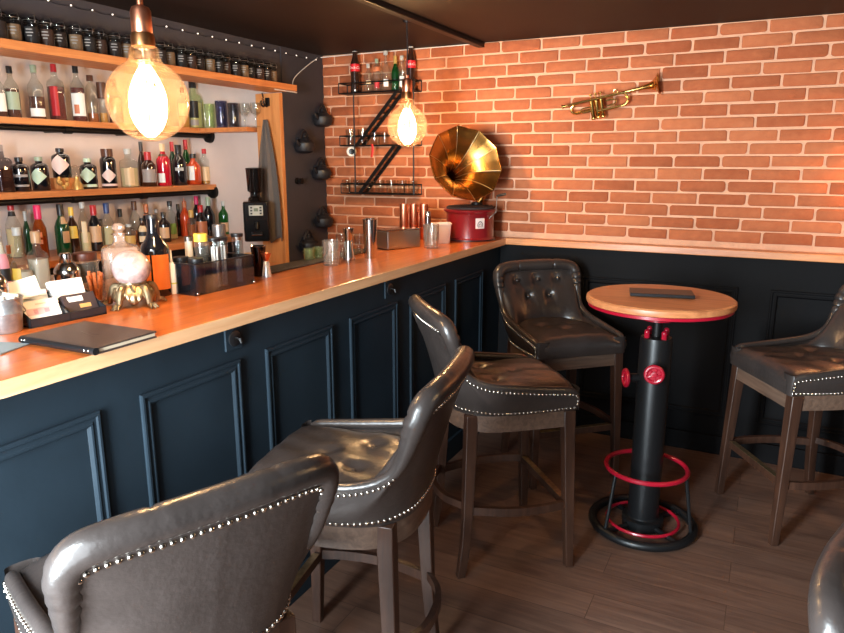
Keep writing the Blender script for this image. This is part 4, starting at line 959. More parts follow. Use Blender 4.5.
for i, (x, y, w, d) in enumerate(((-.03, .0, .022, .004), (-.004, .006, .018, .004), (.02, .0, .024, .004), (.006, -.012, .06, .002))): mb.box((x, y, .0191), (w, d, .0006), Matrix.Rotation(.3 * (i % 3 - 1), 3, 'Z'))
mb.build('embossing', em, fc, smooth=0)
# lidded jar and cinnamon
c = on(86, 268, 0, -2.07); hj = on(86, 252, 0, -2.07).z - ZT
t = thing('lidded_jar', 'glass storage jar with dark wooden lid beside the shaker', 'jar', (-2.07, c.y, ZT))
MB().lathe([(0, 0), (.036, 0), (.039, .004), (.040, hj - .042), (.042, hj - .036), (.046, hj - .032), (.046, hj - .027), (.036, hj - .026), (.036, .006), (0, .006)], n=30).build('glass_body', GL['clear'], t)
MB().lathe([(0, hj - .026), (.036, hj - .026), (.038, hj - .022), (.038, hj - .003), (.034, hj), (0, hj)], n=30).build('lid', mat('dark_wood_lid', rgb(70, 34, 22), .4), t)
c = on(96, 285, 0, -1.995); M_cin = mat('cinnamon', rgb(188, 104, 56), .7, var=.25, vscale=120)
t = thing('short_glass', 'short glass full of cinnamon sticks before the wooden lidded jar', 'glass', (-1.995, c.y, ZT))
MB().lathe([(0, 0), (.026, 0), (.029, .003), (.030, .06), (.028, .06), (.026, .006), (0, .006)], n=28).build('bowl', M_glass, t)
rr = random.Random(9)
for i in range(7):
    an = i * .9; x, y = .014 * math.cos(an), .014 * math.sin(an)
    o = MB().cyl((-1.995 + x * .7, c.y + y * .7, ZT + .007), (-1.995 + x * 1.5 + rr.uniform(-.004, .004), c.y + y * 1.5 + rr.uniform(-.004, .004), ZT + .098 + rr.uniform(-.01, .012)), .0052, .0052, 8).build('cinnamon_stick', M_cin)
    tag(o, 'cinnamon stick standing in the short glass', 'cinnamon stick', 'cinnamon sticks in the short glass')
# crystal decanter
c = on(122, 265, 0, -2.05); kx = mpp(c); hd = on(122, 222, 0, -2.05).z - ZT; hb = on(122, 246, 0, -2.05).z - ZT
t = thing('crystal_decanter', 'square cut crystal decanter with ball stopper behind the glass sphere', 'decanter', (-2.05, c.y, ZT), toward(c))
R0 = 19 * kx * .93; mb = MB(); n = 48; rows = []
for j, (r, z) in enumerate([(R0 * .9, 0), (R0, .01)] + [(R0, .01 + (hb - .02) * q / 9) for q in range(1, 10)] + [(R0 * .9, hb), (R0 * .45, hb + .008), (R0 * .30, hb + .018), (R0 * .30, hd - .045), (R0 * .42, hd - .04)]):
    row_ = []
    for i in range(n):
        an = 2 * PI * i / n; rr_ = section(r, an, 6) * (1 + (.022 * (1 if (i + j) % 2 else -1) if 1 < j < 10 else 0)); row_.append(Vector((rr_ * math.cos(an), rr_ * math.sin(an), z)))
    rows.append(row_)
mb.grid(rows, True); mb.add(rows[0], [tuple(range(n))]); mb.build('glass_body', MATS['peach_crystal'], t, smooth=20)
MB().lathe([(0, hd - .05), (R0 * .28, hd - .05), (R0 * .30, hd - .038), (R0 * .18, hd - .034), (R0 * .34, hd - .024), (R0 * .36, hd - .014), (R0 * .2, hd - .003), (0, hd)], n=12).build('stopper', MATS['peach_crystal'], t, smooth=20)
# crystal ball on claws
c = at(131, 306); kx = mpp(c); rb = 18.3 * kx; zb_ = on(131, 268, 0, c.x).z; c.y = on(131.5, 270, 0, c.x).y
t = thing('crystal_ball', 'cloudy crystal ball on a bronze claw stand on the bar top', 'crystal ball', (c.x, c.y, ZT), toward(c))
def ballmat():
    m, nt, N, L = _new('cloudy_quartz'); b = N['Principled BSDF']; b.inputs['Roughness'].default_value = .08; b.inputs['Coat Weight'].default_value = .4
    tc = N.new('ShaderNodeTexCoord'); nz = N.new('ShaderNodeTexNoise'); nz.inputs['Scale'].default_value = 22; nz.inputs['Detail'].default_value = 7; L.new(tc.outputs['Object'], nz.inputs['Vector'])
    cr = N.new('ShaderNodeValToRGB'); e = cr.color_ramp.elements; e[0].position = .35; e[0].color = rgb(138, 112, 110); e[1].position = .68; e[1].color = rgb(202, 182, 178); L.new(nz.outputs['Fac'], cr.inputs[0]); L.new(cr.outputs[0], b.inputs['Base Color'])
    b.inputs['Subsurface Weight'].default_value = .3; b.inputs['Subsurface Radius'].default_value = (.02, .02, .02); return m
MB().ball((0, 0, zb_ - ZT), rb, 40, 24).build('sphere', ballmat(), t, smooth=80)
zs = zb_ - ZT - rb * .93
st = MB(); st.ring((0, 0, zs + .008), rb * .60, .006, 32, 10); st.lathe([(0, zs - .05), (.012, zs - .05), (.016, zs - .02), (rb * .55, zs - .004), (rb * .6, zs)], n=24); stand = st.build('cradle', M_bronze, t)
sk = MB(); rows = []
for j in range(9):
    v = j / 8; row_ = []
    for i in range(72):
        an = 2 * PI * i / 72; lobe = abs(math.cos(an * 3.5)); zl = (.030 + .028 * lobe ** .7) * v; rr_ = rb * (.62 + .42 * math.sin(v * 1.9) + .05 * lobe * v) + .003 * math.cos(an * 21) * v
        row_.append(Vector((rr_ * math.cos(an), rr_ * math.sin(an), zs + .004 - zl)))
    rows.append(row_)
sk.grid(rows, True); sk.build('leaf_skirt', M_bronze, stand, solid=.004)
for i in range(5):
    an = i * 2 * PI / 5 + PI / 5; d = Vector((math.cos(an), math.sin(an), 0)); Z = Vector((0, 0, 1))
    pts = catmull([d * rb * .5 + Z * (zs - .012), d * rb * 1.0 + Z * (zs - .004), d * rb * 1.22 + Z * (zs * .5), d * rb * 1.30 + Z * .012, d * rb * 1.46 + Z * .014], 6)
    MB().tube(pts, [.013 - .0025 * abs(j / (len(pts) - 1) * 2 - 1) - .004 * (j / (len(pts) - 1)) for j in range(len(pts))], 10).build('claw_leg', M_bronze, stand)
    f = MB(); p = d * rb * 1.30
    for q in (-.5, 0, .5): dd = Vector((math.cos(an + q), math.sin(an + q), 0)); f.tube([p + Z * .012, p + dd * .016 + Z * .012, p + dd * .028 + Z * .002], [.007, .006, .002], 8)
    f.build('claw_foot', M_bronze, stand)
    an2 = an + PI / 5; d2 = Vector((math.cos(an2), math.sin(an2), 0)); MB().tube(catmull([d2 * rb * .55 + Z * zs, d2 * rb * .85 + Z * (zs - .022), d2 * rb * .62 + Z * (zs - .05)], 6), [.012, .013, .012, .011, .010, .009, .008, .007, .006, .005, .004, .003, .002], 8).build('claw_leaf', M_bronze, stand)
# orange label bottle
c = at(156, 301); c.x = -1.905; c.y = on(157.5, 262, 0, c.x).y - .008; kx = mpp(c); h = on(156, 214, 0, c.x).z - ZT
bottle('big dark bottle with two orange labels standing on the bar top', (c.x, c.y, ZT), h, 13.5 * kx, 'stout', 'black', lab='orange', lz=(.09, .52), half=.66, yaw=-.42, cap='black', capz=.95, capw=1.05, extra=(('orange', .2, .52, .22, 1.0),))
# white taper bottle with stick
c = at(171, 296); c.x = -1.875; c.y = on(172.5, 275, 0, c.x).y; h = on(171, 262, 0, c.x).z - ZT
t = thing('sauce_bottle', 'slim white squeeze bottle with yellow band beside the orange label bottle', 'bottle', (c.x, c.y, ZT))
hf = on(170, 250, 0, c.x).z - ZT
MB().lathe([(0, 0), (.0135, 0), (.0145, .004), (.0145, h * .92), (.012, h * .98), (.004, h * 1.0), (.0025, hf), (0, hf)], n=22).build('body', M_white, t)
MB().lathe([(.0148, h * .32), (.0156, h * .32), (.0156, h * .36), (.0148, h * .36)], n=22).build('band', mat('lime_band', rgb(200, 206, 90), .4), t)
# organiser
a = at(196, 296.5); b = at(254.6, 283.5); d = at(176, 292.5); dv = b - a; L = dv.length; rz = math.atan2(dv.y, dv.x); W = .155
H_ = zat_ = on(194, 265.5, 0, a.x).z - ZT
t = thing('bar_organiser', 'smoked black acrylic bar organiser holding straws and jars', 'organiser', (a.x, a.y, ZT), rz)
M_smk = glass('smoked_acrylic', (.62, .67, .73, 1), 1.0, .05, body=.07, bodycol=rgb(56, 64, 72))
mb = MB(); mb.span((0, 0, 0), (L, W, .005))
for (p, q) in (((0, 0, 0), (L, .004, H_)), ((0, W - .004, 0), (L, W, H_)), ((0, 0, 0), (.004, W, H_)), ((L - .004, 0, 0), (L, W, H_)), ((L * .34, 0, 0), (L * .34 + .004, W, H_ * .97)), ((L * .68, 0, 0), (L * .68 + .004, W, H_ * .97)), ((0, W * .5, 0), (L, W * .5 + .004, H_ * .9))): mb.span(p, q)
mb.build('tray', M_smk, t, smooth=0, bevel=.0008)
mb = MB(); mb.span((-.002, -.002, H_), (L + .002, .006, H_ + .004)); mb.span((-.002, W - .006, H_), (L + .002, W + .002, H_ + .004)); mb.span((-.002, 0, H_), (.006, W, H_ + .004)); mb.span((L - .006, 0, H_), (L + .002, W, H_ + .004)); mb.build('rim', M_blackpl, t, smooth=0, bevel=.001)
for x in (.006, L - .006): MB().ball((x, -.004, .008), .006, 10, 6).build('corner_stud', M_steel, t)
TM = Matrix.Translation(Vector((a.x, a.y, ZT))) @ Matrix.Rotation(rz, 4, 'Z')
def loc(x, y, z=.006): return TM @ Vector((x, y, z))
def straws(name, lab, p, r, h, n=9):
    t = thing(name, lab, 'straw holder', p, 0, 'clear straw tubes in the organiser')
    MB().lathe([(0, 0), (r * .96, 0), (r, .003), (r, h), (r - .0018, h), (r - .0018, .004), (0, .004)], n=28).build('tube', M_glass, t)
    MB().lathe([(r + .0008, h - .012), (r + .002, h - .01), (r + .002, h), (0, h + .002)], n=28).build('lid', M_blackpl, t)
    return t
M_straw = mat('pale_straw', rgb(206, 206, 210), .4)
hs = on(216, 240, 0, a.x - .02).z - ZT
for (x, y, lab, hh, rr0) in ((L * .47, .038, 'clear tube of pale straws at the middle front of the organiser', hs, .021), (L * .60, .040, 'second clear tube of pale straws beside the first in the organiser', hs, .021), (L * .87, .040, 'tallest clear straw tube at the right front of the organiser', hs + .006, .021)):
    p = loc(x, y); straws('straw_tube', lab, p, rr0, hh)
    for i in range(7):
        an = i * 2 * PI / 6; q = p + (Vector((.0105 * math.cos(an), .0105 * math.sin(an), .005)) if i < 6 else Vector((0, 0, .005)))
        tag(MB().cyl(q, q + Vector((0, 0, hh * (.8 if x < L * .8 else .45))), .0036, n=8).build('drinking_straw', M_straw), 'pale straw in ' + ('the middle front tube' if x < L * .5 else 'the second middle tube' if x < L * .8 else 'the tallest right tube') + ' of the organiser', 'straw', 'straws in ' + ('the first tube' if x < L * .5 else 'the second tube' if x < L * .8 else 'the tallest tube'))
def can(name, lab, cat, p, r, h, m, lid=None, lidm=None, lidh=.014):
    t = thing(name, lab, cat, p); MB().lathe([(0, 0), (r * .96, 0), (r, .003), (r, h - .003), (r * .96, h), (0, h)], n=26).build('body', m, t)
    if lidm: MB().lathe([(r * 1.02, h - .001), (r * 1.04, h + .001), (r * 1.04, h + lidh), (r * .98, h + lidh + .002), (0, h + lidh + .002)], n=26).build('lid', lidm, t)
    return t
can('lidded_pot', 'black lidded pot at the front left of the organiser', 'pot', loc(L * .16, .038), .026, H_ - .004, M_blackpl, lidm=M_blackpl)
can('lidded_pot', 'black lidded pot at the back left of the organiser', 'pot', loc(L * .16, W - .042), .026, H_ - .004, M_blackpl, lidm=M_blackpl)
hy = on(214, 231, 0, a.x - .1).z - ZT
can('shaker_jar', 'jar with bright yellow lid in the organiser', 'jar', loc(L * .50, W - .040), .024, hy - .038, GL['clear'], lidm=mat('yellow_lid', rgb(232, 204, 74), .4), lidh=.026)
hy2 = on(237, 224, 0, a.x - .1).z - ZT
can('grey_canister', 'tall grey canister behind the right straw tube', 'canister', loc(L * .82, W - .040), .025, hy2, mat('grey_metal', rgb(96, 92, 92), .35, metal=.6))
c = on(203, 262, 0, -1.925); t = can('white_label_jar', 'glass jar with white label behind the organiser', 'jar', (-1.93, loc(L * .2, W).y + .05, ZT), .026, on(203, 236, 0, -1.93).z - ZT - .012, GL['clear'], lidm=M_steel, lidh=.01)
t.location = (-1.935, on(203, 250, 0, -1.935).y, ZT)
wrap(lambda z: .026, toward(Vector(t.location)), 1.0, .03, .075, 0, 0).build('paper_label', M_white, t)
y_ = on(189, 250, 0, -1.935).y; t = thing('salt_shaker', 'small clear salt shaker with grey cap behind the black pots', 'shaker', (-1.935, y_, ZT)); h = on(189, 236, 0, -1.935).z - ZT
MB().lathe([(0, 0), (.015, 0), (.017, .003), (.014, h - .02), (.013, h - .018)], n=20).build('body', mat('salt_white', rgb(206, 200, 190), .4), t); MB().lathe([(.0145, h - .018), (.0145, h - .003), (.01, h), (0, h)], n=20).build('cap', M_brush, t)
c = at(250, 277); can('napkin_box', 'small tan card box behind the right end of the organiser', 'box', (-1.90, on(250, 262, 0, -1.90).y, ZT), .022, on(250, 253, 0, -1.90).z - ZT, mat('tan_card', rgb(196, 158, 112), .7))
c = at(259, 279); c.x = -1.86; c.y = on(259, 265, 0, -1.86).y
t = thing('dark_shaker', 'tall dark mirrored shaker cup between organiser and jigger', 'shaker', (c.x, c.y, ZT)); h = on(258, 246, 0, -1.86).z - ZT
MB().lathe([(0, 0), (.022, 0), (.023, .003), (.031, h), (.030, h), (.0215, .006), (0, .006)], n=32).build('cup', mat('gunmetal', rgb(70, 62, 60), .12, metal=1), t); MB().ring((0, 0, h), .0308, .0015, 32, 6).build('rim', M_steel, t)
c = at(267, 277); h = on(267, 253, 0, c.x).z - ZT
t = thing('jigger', 'copper topped steel jigger on the bar top right of the organiser', 'jigger', (c.x, c.y, ZT))
MB().lathe([(0, 0), (.020, 0), (.020, .003), (.012, h * .62), (.009, h * .68)], n=28).build('steel_cup', mat('white_steel', rgb(226, 222, 218), .22, metal=.7), t)
MB().lathe([(.009, h * .67), (.011, h * .72), (.021, h), (.0195, h), (.008, h * .73), (0, h * .73)], n=28).build('copper_cup', M_copper, t)

# far end of the bar top
def tum(px, py_base, py_top, w, lab, cut=False, X=None, m=None, grp=None, name='tumbler', taper=.9):
    c = at(px, py_base) if X is None else on(px, (py_base + py_top) / 2, 0, X)
    h = on(px, py_top, 0, c.x).z - ZT; return tumbler(name, lab, (c.x, c.y, ZT), w / 2 * mpp(c), h, m, grp, cut, taper=taper)
tum(331.5, 265, 240, 18, 'cut glass whisky tumbler at the left of the bar glasses', True, m=M_cutglass)
c = on(312, 256, 0, -1.925)
for i, (px, lab) in enumerate(((309, 'greenish ribbed tumbler lying lower left behind the bar glasses'), (318, 'greenish ribbed tumbler close behind the cut glass tumbler'))):
    c = on(px, 255, 0, -1.925); tumbler('tumbler', lab, (-1.925, c.y, ZB + .0096), .026, .052, glass('green_tint', (.78, .84, .66, 1), 1.2, .05, body=.12, bodycol=rgb(190, 190, 140)), None, True)
c = at(349, 260); h = on(349, 228, 0, c.x).z - ZT; k = mpp(c)
t = thing('double_jigger', 'tall slim steel jigger among the bar glasses', 'jigger', (c.x, c.y, ZT)); r = 5.8 * k
MB().lathe([(0, 0), (r, 0), (r, .003), (r * .72, h * .56), (r * .66, h * .62), (r * .72, h * .66), (r * .95, h), (r * .88, h), (r * .6, h * .68), (0, h * .66)], n=28).build('body', M_steel, t)
tum(341, 262, 234, 10, 'narrow clear glass left of the slim steel jigger', X=c.x - .03, taper=.8)
tum(359, 257, 234, 9, 'narrow clear glass between the steel jigger and the tall tin', X=c.x - .03, taper=.8)
c = at(370.5, 258); h = on(370.5, 219, 0, c.x).z - ZT; r = 6.6 * mpp(c)
t = thing('shaker_tin', 'tall polished steel shaker tin on the bar top', 'shaker', (c.x, c.y, ZT))
MB().lathe([(0, 0), (r * .9, 0), (r * .92, .004), (r * 1.06, h - .004), (r * 1.08, h), (r * .98, h), (r * .86, .01), (0, .01)], n=36).build('cup', M_steel, t); MB().ring((0, 0, h), r * 1.06, .0016, 32, 6).build('rim', M_steel, t)
# steel box
a = at(384, 251); b = at(398, 252); e = at(419, 246); 
t = thing('steel_caddy', 'brushed steel lidded box on the far bar top', 'box', ((a.x + e.x) / 2 - .03, (b.y + e.y) / 2 + .02, ZT), D2R(68)); h = on(390, 231, 0, a.x).z - ZT
MB().box((0, 0, h / 2), (.23, .10, h)).build('body', M_brush, t, smooth=0, bevel=.006, seg=3)
MB().box((0, 0, h + .004), (.234, .104, .007)).build('lid', M_steel, t, smooth=0, bevel=.002)
# copper cups on the box
hb_ = h + .0085 + ZT
for i, (px, lab) in enumerate(((404, 'left one of three shiny copper mugs beyond the steel box'), (414, 'middle one of three shiny copper mugs beyond the steel box'), (424, 'right one of three shiny copper mugs beyond the steel box'))):
    yy = 3.62 + .05 * i; c = on(px, 222, 1, yy); hh = on(px, 204, 1, yy).z - ZT
    t = thing('copper_mug', lab, 'mug', (c.x, yy, ZT), 0, 'copper mugs on the bar top'); r = 4.6 * mpp(c)
    MB().lathe([(0, 0), (r * .9, 0), (r, .006), (r * .94, hh), (r * .86, hh), (r * .9, .01), (0, .01)], n=28).build('cup', M_copper, t)
    MB().tube(catmull([(0, -r * .95, hh * .8), (0, -r * 1.6, hh * .75), (0, -r * 1.6, hh * .35), (0, -r * .98, hh * .28)], 6), .0035, 8).build('handle', M_copper, t)
    t.rotation_euler[2] = 1.2
tum(431, 248, 224, 16, 'cut glass tumbler before the white plastic tub', True, m=M_cutglass)
c = at(443, 243); h = on(443, 223, 0, c.x).z - ZT
t = thing('plastic_tub', 'white plastic tub between the cut tumbler and the gramophone', 'tub', (c.x - .01, c.y, ZT), .6); w = 9 * mpp(c)
mb = MB(); rows = []
for (q, z) in ((.80, 0), (.84, .003), (1, h - .006), (1.08, h - .006), (1.08, h), (.96, h), (.80, .006), (.001, .006)): rows.append([Vector((section(w * q, an, 6) * math.cos(an), section(w * q, an, 6) * math.sin(an), z)) for an in [2 * PI * i / 40 for i in range(40)]])
mb.grid(rows, True); mb.add(rows[0], [tuple(range(40))]); mb.build('tub_body', mat('translucent_white_plastic', rgb(226, 208, 198), .35), t)
c = on(428, 215, 1, 3.50); hh = on(428, 211, 1, 3.50).z - ZT
can('dropper_bottle', 'small silver capped bottle behind the cut glass tumbler', 'bottle', (c.x, 3.50, ZT), .017, hh - .03, mat('bottle_brown', rgb(46, 24, 16), .1), lidm=M_steel, lidh=.028)

# ------------------------------------------------------------------ gramophone
gc = Vector((-1.612, 3.835, ZT)); t = thing('gramophone', 'old gramophone with brass horn and round red base in the bar corner', 'gramophone', gc)
M_gred = mat('oxblood_lacquer', rgb(112, 18, 24), .28, coat=.4, var=.1, vscale=10)
R_ = .147; H_ = .187
MB().lathe([(0, 0), (R_ * 1.02, 0), (R_ * 1.03, .012), (R_ * .97, .02), (R_ * .965, H_ - .03), (R_ * .99, H_ - .024), (R_ * 1.08, H_ - .014), (R_ * 1.10, H_ - .004), (R_ * 1.06, H_), (0, H_)], n=64).build('case', M_gred, t)
MB().lathe([(R_ * .99, .003), (R_ * 1.045, .003), (R_ * 1.045, .010), (R_ * .99, .010)], n=64).build('foot_band', M_blackpl, t)
MB().lathe([(0, H_ + .001), (R_ * .98, H_ + .001), (R_ * .98, H_ + .010), (R_ * .9, H_ + .016), (0, H_ + .016)], n=64).build('turntable', mat('dark_felt', rgb(46, 30, 26), .8), t)
az = toward(gc) + .42; pw_ = .026
pl = MB(); rows = []
for z in (.078, .138): rows.append([Vector(((R_ * .967 + .0012) * math.cos(az + u), (R_ * .967 + .0012) * math.sin(az + u), z)) for u in [(-.2 + .4 * i / 8) for i in range(9)]])
plate = pl.grid(rows).build('maker_plate', mat('white_plate', rgb(214, 196, 188), .5), t)
mb = MB()
def onp(u, z): r = R_ * .967 + .0022; return Vector((r * math.cos(az + u), r * math.sin(az + u), z))
mb.tube([onp(-.11 * math.cos(PI * i / 10), .095 + .024 * math.sin(PI * i / 10)) for i in range(11)], .0022, 6); mb.tube([onp(-.05 * math.cos(PI * i / 8), .095 + .011 * math.sin(PI * i / 8)) for i in range(9)], .0016, 6); mb.tube([onp(-.13, .092), onp(.13, .092)], .0013, 6); mb.tube([onp(-.10, .086), onp(.10, .086)], .0010, 6)
mb.build('emblem', mat('emblem_ink', rgb(70, 60, 66), .5), plate, smooth=60)
mc = on(466, 163, 1, 3.70); cdv = (CAM - mc).normalized(); rt = Vector((0, 0, 1)).cross(cdv).normalized(); up = cdv.cross(rt)
nrm = (cdv * .86 + rt * .40 + up * .36).normalized()
RM = 38.5 * mpp(mc); q = Vector((0, 0, 1)).rotation_difference(nrm).to_matrix()
prof = []; LEN = .30
for i in range(26):
    u = i / 25; r = .017 + (RM - .017) * (.30 * u + .70 * u ** 3.4); prof.append((r, -LEN * (1 - u)))
prof += [(RM * 1.015, .004), (RM * 1.022, -.001), (RM * 1.012, -.006)]
n = 180; rows = []; NP = 10
for j, (r, z) in enumerate(prof):
    f = smooth01((r - .03) / .1); row_ = []
    for i in range(n):
        an = 2 * PI * i / n; s_ = abs(math.cos(NP * an / 2)); k = 1 + f * (-.055 * (1 - s_ ** .9) * -1 - .055) + f * .055 * (1 - s_)
        th_ = (an % (2 * PI / NP)) - PI / NP; pg = math.cos(PI / NP) / math.cos(th_); k = 1 + f * .8 * (pg - 1); zz = z - f * .006 * (1 - abs(th_) / (PI / NP)) * (r / RM) ** 3
        row_.append(q @ Vector((r * k * math.cos(an), r * k * math.sin(an), zz)) + mc - gc)
    rows.append(row_)
hm = MB(); hm.grid(rows, True); horn = hm.build('horn', M_brass, t, smooth=35, solid=.0025)
sm = MB()
for p_ in range(NP):
    i = int(round(p_ * n / NP)) % n; sm.tube([rows[j][i] + q @ Vector((0, 0, .001)) for j in range(6, 26)], .0016, 6)
sm.build('horn_seams', M_bronze, horn, smooth=60)
th = mc - gc - q @ Vector((0, 0, LEN)); back_ = Vector((0, 0, 1)).cross(nrm)
pts = catmull([th + nrm * .004, th - nrm * .02 + Vector((.008, .01, 0)), th.lerp(Vector((.03, .10, H_ + .1)), .45), Vector((.035, .10, H_ + .09)), Vector((.0, .10, H_ + .01))], 8)
MB().tube(pts, .018, 14).build('horn_elbow', M_brass, t)
MB().lathe([(0, H_ + .017), (.035, H_ + .017), (.035, H_ + .03), (.02, H_ + .034), (0, H_ + .034)], (.0, .10, 0), 24).build('elbow_bracket', M_iron, t)
cr1 = on(496, 212, 1, 3.80) - gc; cr2 = on(497, 196, 1, 3.80) - gc; cr3 = on(505, 194, 1, 3.80) - gc
s0 = cr1.copy(); s0.x = R_ * .9; s0.y = min(0, s0.y); s0.z = H_ * .7
crk = MB().tube([s0, cr1, cr2], .0032, 8).build('crank', M_brush, t)
MB().tube([cr2, cr2.lerp(cr3, .5), cr3 + Vector((.006, 0, 0))], [.006, .0085, .007], 10).build('crank_handle', M_blackpl, crk)

# ------------------------------------------------------------------ trumpet on the wall
P0 = on(562, 107, 1, YW - .075); P1 = on(658, 84, 1, YW - .075); dv = P1 - P0; LT = dv.length; tilt = math.atan2(dv.z, dv.x)
t = thing('trumpet', 'brass trumpet hung slantwise on the brick wall', 'trumpet', P0); t.rotation_euler = (0, -tilt, 0)
u = LT / 97.
def V(x, z, y=0): return Vector((x * u, y, z * u))
# coordinates in photo-pixel units along the instrument, z up
mp_ = MB(); mp_.tube([V(0, 0), V(2, 0), V(7, 0)], [.0125, .0095, .0042], 14); mp_.build('mouthpiece', M_brassy, t)
mb = MB(); mb.tube([V(6, 0), V(24, 0, .0), V(60, 0, 0)], .0074, 10); mb.tube(catmull([V(60, 0), V(65, -1.5), V(67, -6), V(65, -11), V(60, -12.5)], 6), .0074, 10); mb.tube([V(60, -12.5), V(36, -12.5)], .0074, 10); mb.build('leadpipe', M_brassy, t)
mb = MB(); mb.tube(catmull([V(31, -9, .012), V(18, -9.5, .02), V(11, -9, .024), V(8, -5, .026), V(10, -1, .026), V(18, .5, .024), V(40, .5, .022)], 7), .0074, 10)
mb.build('bell_bow', M_brassy, t)
prof = [(.0074, 40 * u), (.0078, 60 * u), (.0085, 72 * u), (.0115, 82 * u), (.017, 88 * u), (.027, 92.5 * u), (.042, 95.5 * u), (.056, 97 * u), (.058, 97.3 * u), (.056, 97.2 * u), (.026, 93 * u)]
Mx = Matrix.Rotation(PI / 2, 3, 'Y'); MB().lathe(prof, (0, .022, .5 * u), 36, M=Mx).build('bell', M_brassy, t, smooth=60)
for k in range(3):
    x = 30.5 + k * 5; v = MB(); v.lathe([(0, -20 * u), (.0095, -20 * u), (.0125, -19 * u), (.0125, -17.6 * u), (.0112, -17.2 * u), (.0112, -1.5 * u), (.0125, -1.2 * u), (.0125, .6 * u), (.004, 1.2 * u), (.0035, 4.4 * u), (.010, 4.8 * u), (.010, 5.8 * u), (0, 6 * u)], V(x, 0, .008), 18); v.build('valve', M_brassy, t)
mb = MB(); mb.tube(catmull([V(45, -9, .01), V(52, -9, .012), V(55, -6.5, .012), V(52, -4, .012), V(45, -4, .01)], 6), .0045, 8); mb.build('tuning_slide', M_brassy, t); mb = MB(); mb.tube(catmull([V(30, -7, -.004), V(22, -7, -.012), V(19.5, -9, -.012), V(22, -11, -.012), V(30, -11, -.004)], 6), .0045, 8); mb.build('tuning_slide', M_brassy, t)
mb = MB(); mb.tube([V(62, 0, .0), V(62, .5, .022)], .003, 8); mb.tube([V(22, 0, 0), V(22, .5, .022)], .003, 8); mb.ring(V(56, 2.6), .011, .0022, 20, 6, Matrix.Rotation(PI / 2, 3, 'X')); mb.build('brace', M_brassy, t)
MB().tube([V(50, .4, .022), V(50, 1.2, .07)], .003, 8).build('wall_nail', M_iron, t)

# ------------------------------------------------------------------ fire-escape shelf on the brick
YS1 = YW - .013; YS0 = YS1 - .105; XS0, XS1 = on(340, 145, 1, YS0).x, on(421.5, 145, 1, YS1).x
ZTR = [on(380, 91.5, 1, YS0).z, on(360, 145.5, 1, YS0).z, on(380, 194, 1, YS0).z]
t = thing('wall_rack', 'black iron fire escape style rack of three trays on the brick wall', 'wall shelf', ((XS0 + XS1) / 2, YS1, ZTR[2]))
RL = -Vector(t.location)
def rp(mb, name, m, **k): o = mb.build(name, m, t, **k); o.location = RL; return o
for i, z in enumerate(ZTR):
    mb = MB(); mb.span((XS0, YS0, z - .004), (XS1, YS1, z)); rp(mb, 'tray', M_iron, smooth=0)
    mb = MB(); hh = .062
    for (y) in (YS0, YS1): mb.tube([(XS0, y, z + hh), (XS1, y, z + hh)], .0042, 6); mb.tube([(XS0, y, z), (XS1, y, z)], .0048, 6)
    for x in (XS0, XS1): mb.tube([(x, YS0, z + hh), (x, YS1, z + hh)], .0042, 6); 
    for x in (XS0, XS1, XS0 + (XS1 - XS0) * .2, XS0 + (XS1 - XS0) * .87):
        mb.tube([(x, YS0, z), (x, YS0, z + hh)], .0036, 6)
    for x in (XS0, XS1): mb.tube([(x, YS1, z), (x, YS1, z + hh)], .0036, 6)
    rp(mb, 'guard_rail', M_iron, smooth=60)
xl = on(354, 120, 1, YS0).x; xr = XS1 - .004
mb = MB(); mb.tube([(xl, YS0, ZTR[0]), (xl, YS0, ZTR[2])], .0048, 8); rp(mb, 'upright', M_iron)
mb = MB(); mb.tube([(xr, YS0, ZTR[0]), (xr, YS0, ZTR[2])], .0048, 8); rp(mb, 'upright', M_iron)
for i, (pxa, pxb) in enumerate(((396, 355), (393, 357))):
    za, zb2 = ZTR[i] - .004, ZTR[i + 1]; xa = on(pxa, 120, 1, YS0).x; xb = on(pxb, 120, 1, YS0).x
    st_ = MB()
    for y in (YS0 + .012, YS1 - .012):
        d_ = Vector((xb - xa, 0, zb2 - za)).normalized(); nz_ = Vector((-d_.z, 0, d_.x)) * .011
        st_.add([Vector((xa, y - .003, za)) + nz_, Vector((xa, y + .003, za)) + nz_, Vector((xa, y + .003, za)) - nz_, Vector((xa, y - .003, za)) - nz_, Vector((xb, y - .003, zb2)) + nz_, Vector((xb, y + .003, zb2)) + nz_, Vector((xb, y + .003, zb2)) - nz_, Vector((xb, y - .003, zb2)) - nz_], [(0, 1, 2, 3), (7, 6, 5, 4), (0, 4, 5, 1), (1, 5, 6, 2), (2, 6, 7, 3), (3, 7, 4, 0)])
    rp(st_, 'stair_stringer', M_iron, smooth=0)
    for k in range(1, 8): m_ = MB(); v = k / 8; m_.box((xa + (xb - xa) * v, (YS0 + YS1) / 2, za + (zb2 - za) * v), (.02, YS1 - YS0 - .03, .003)); rp(m_, 'stair_tread', M_iron, smooth=0)
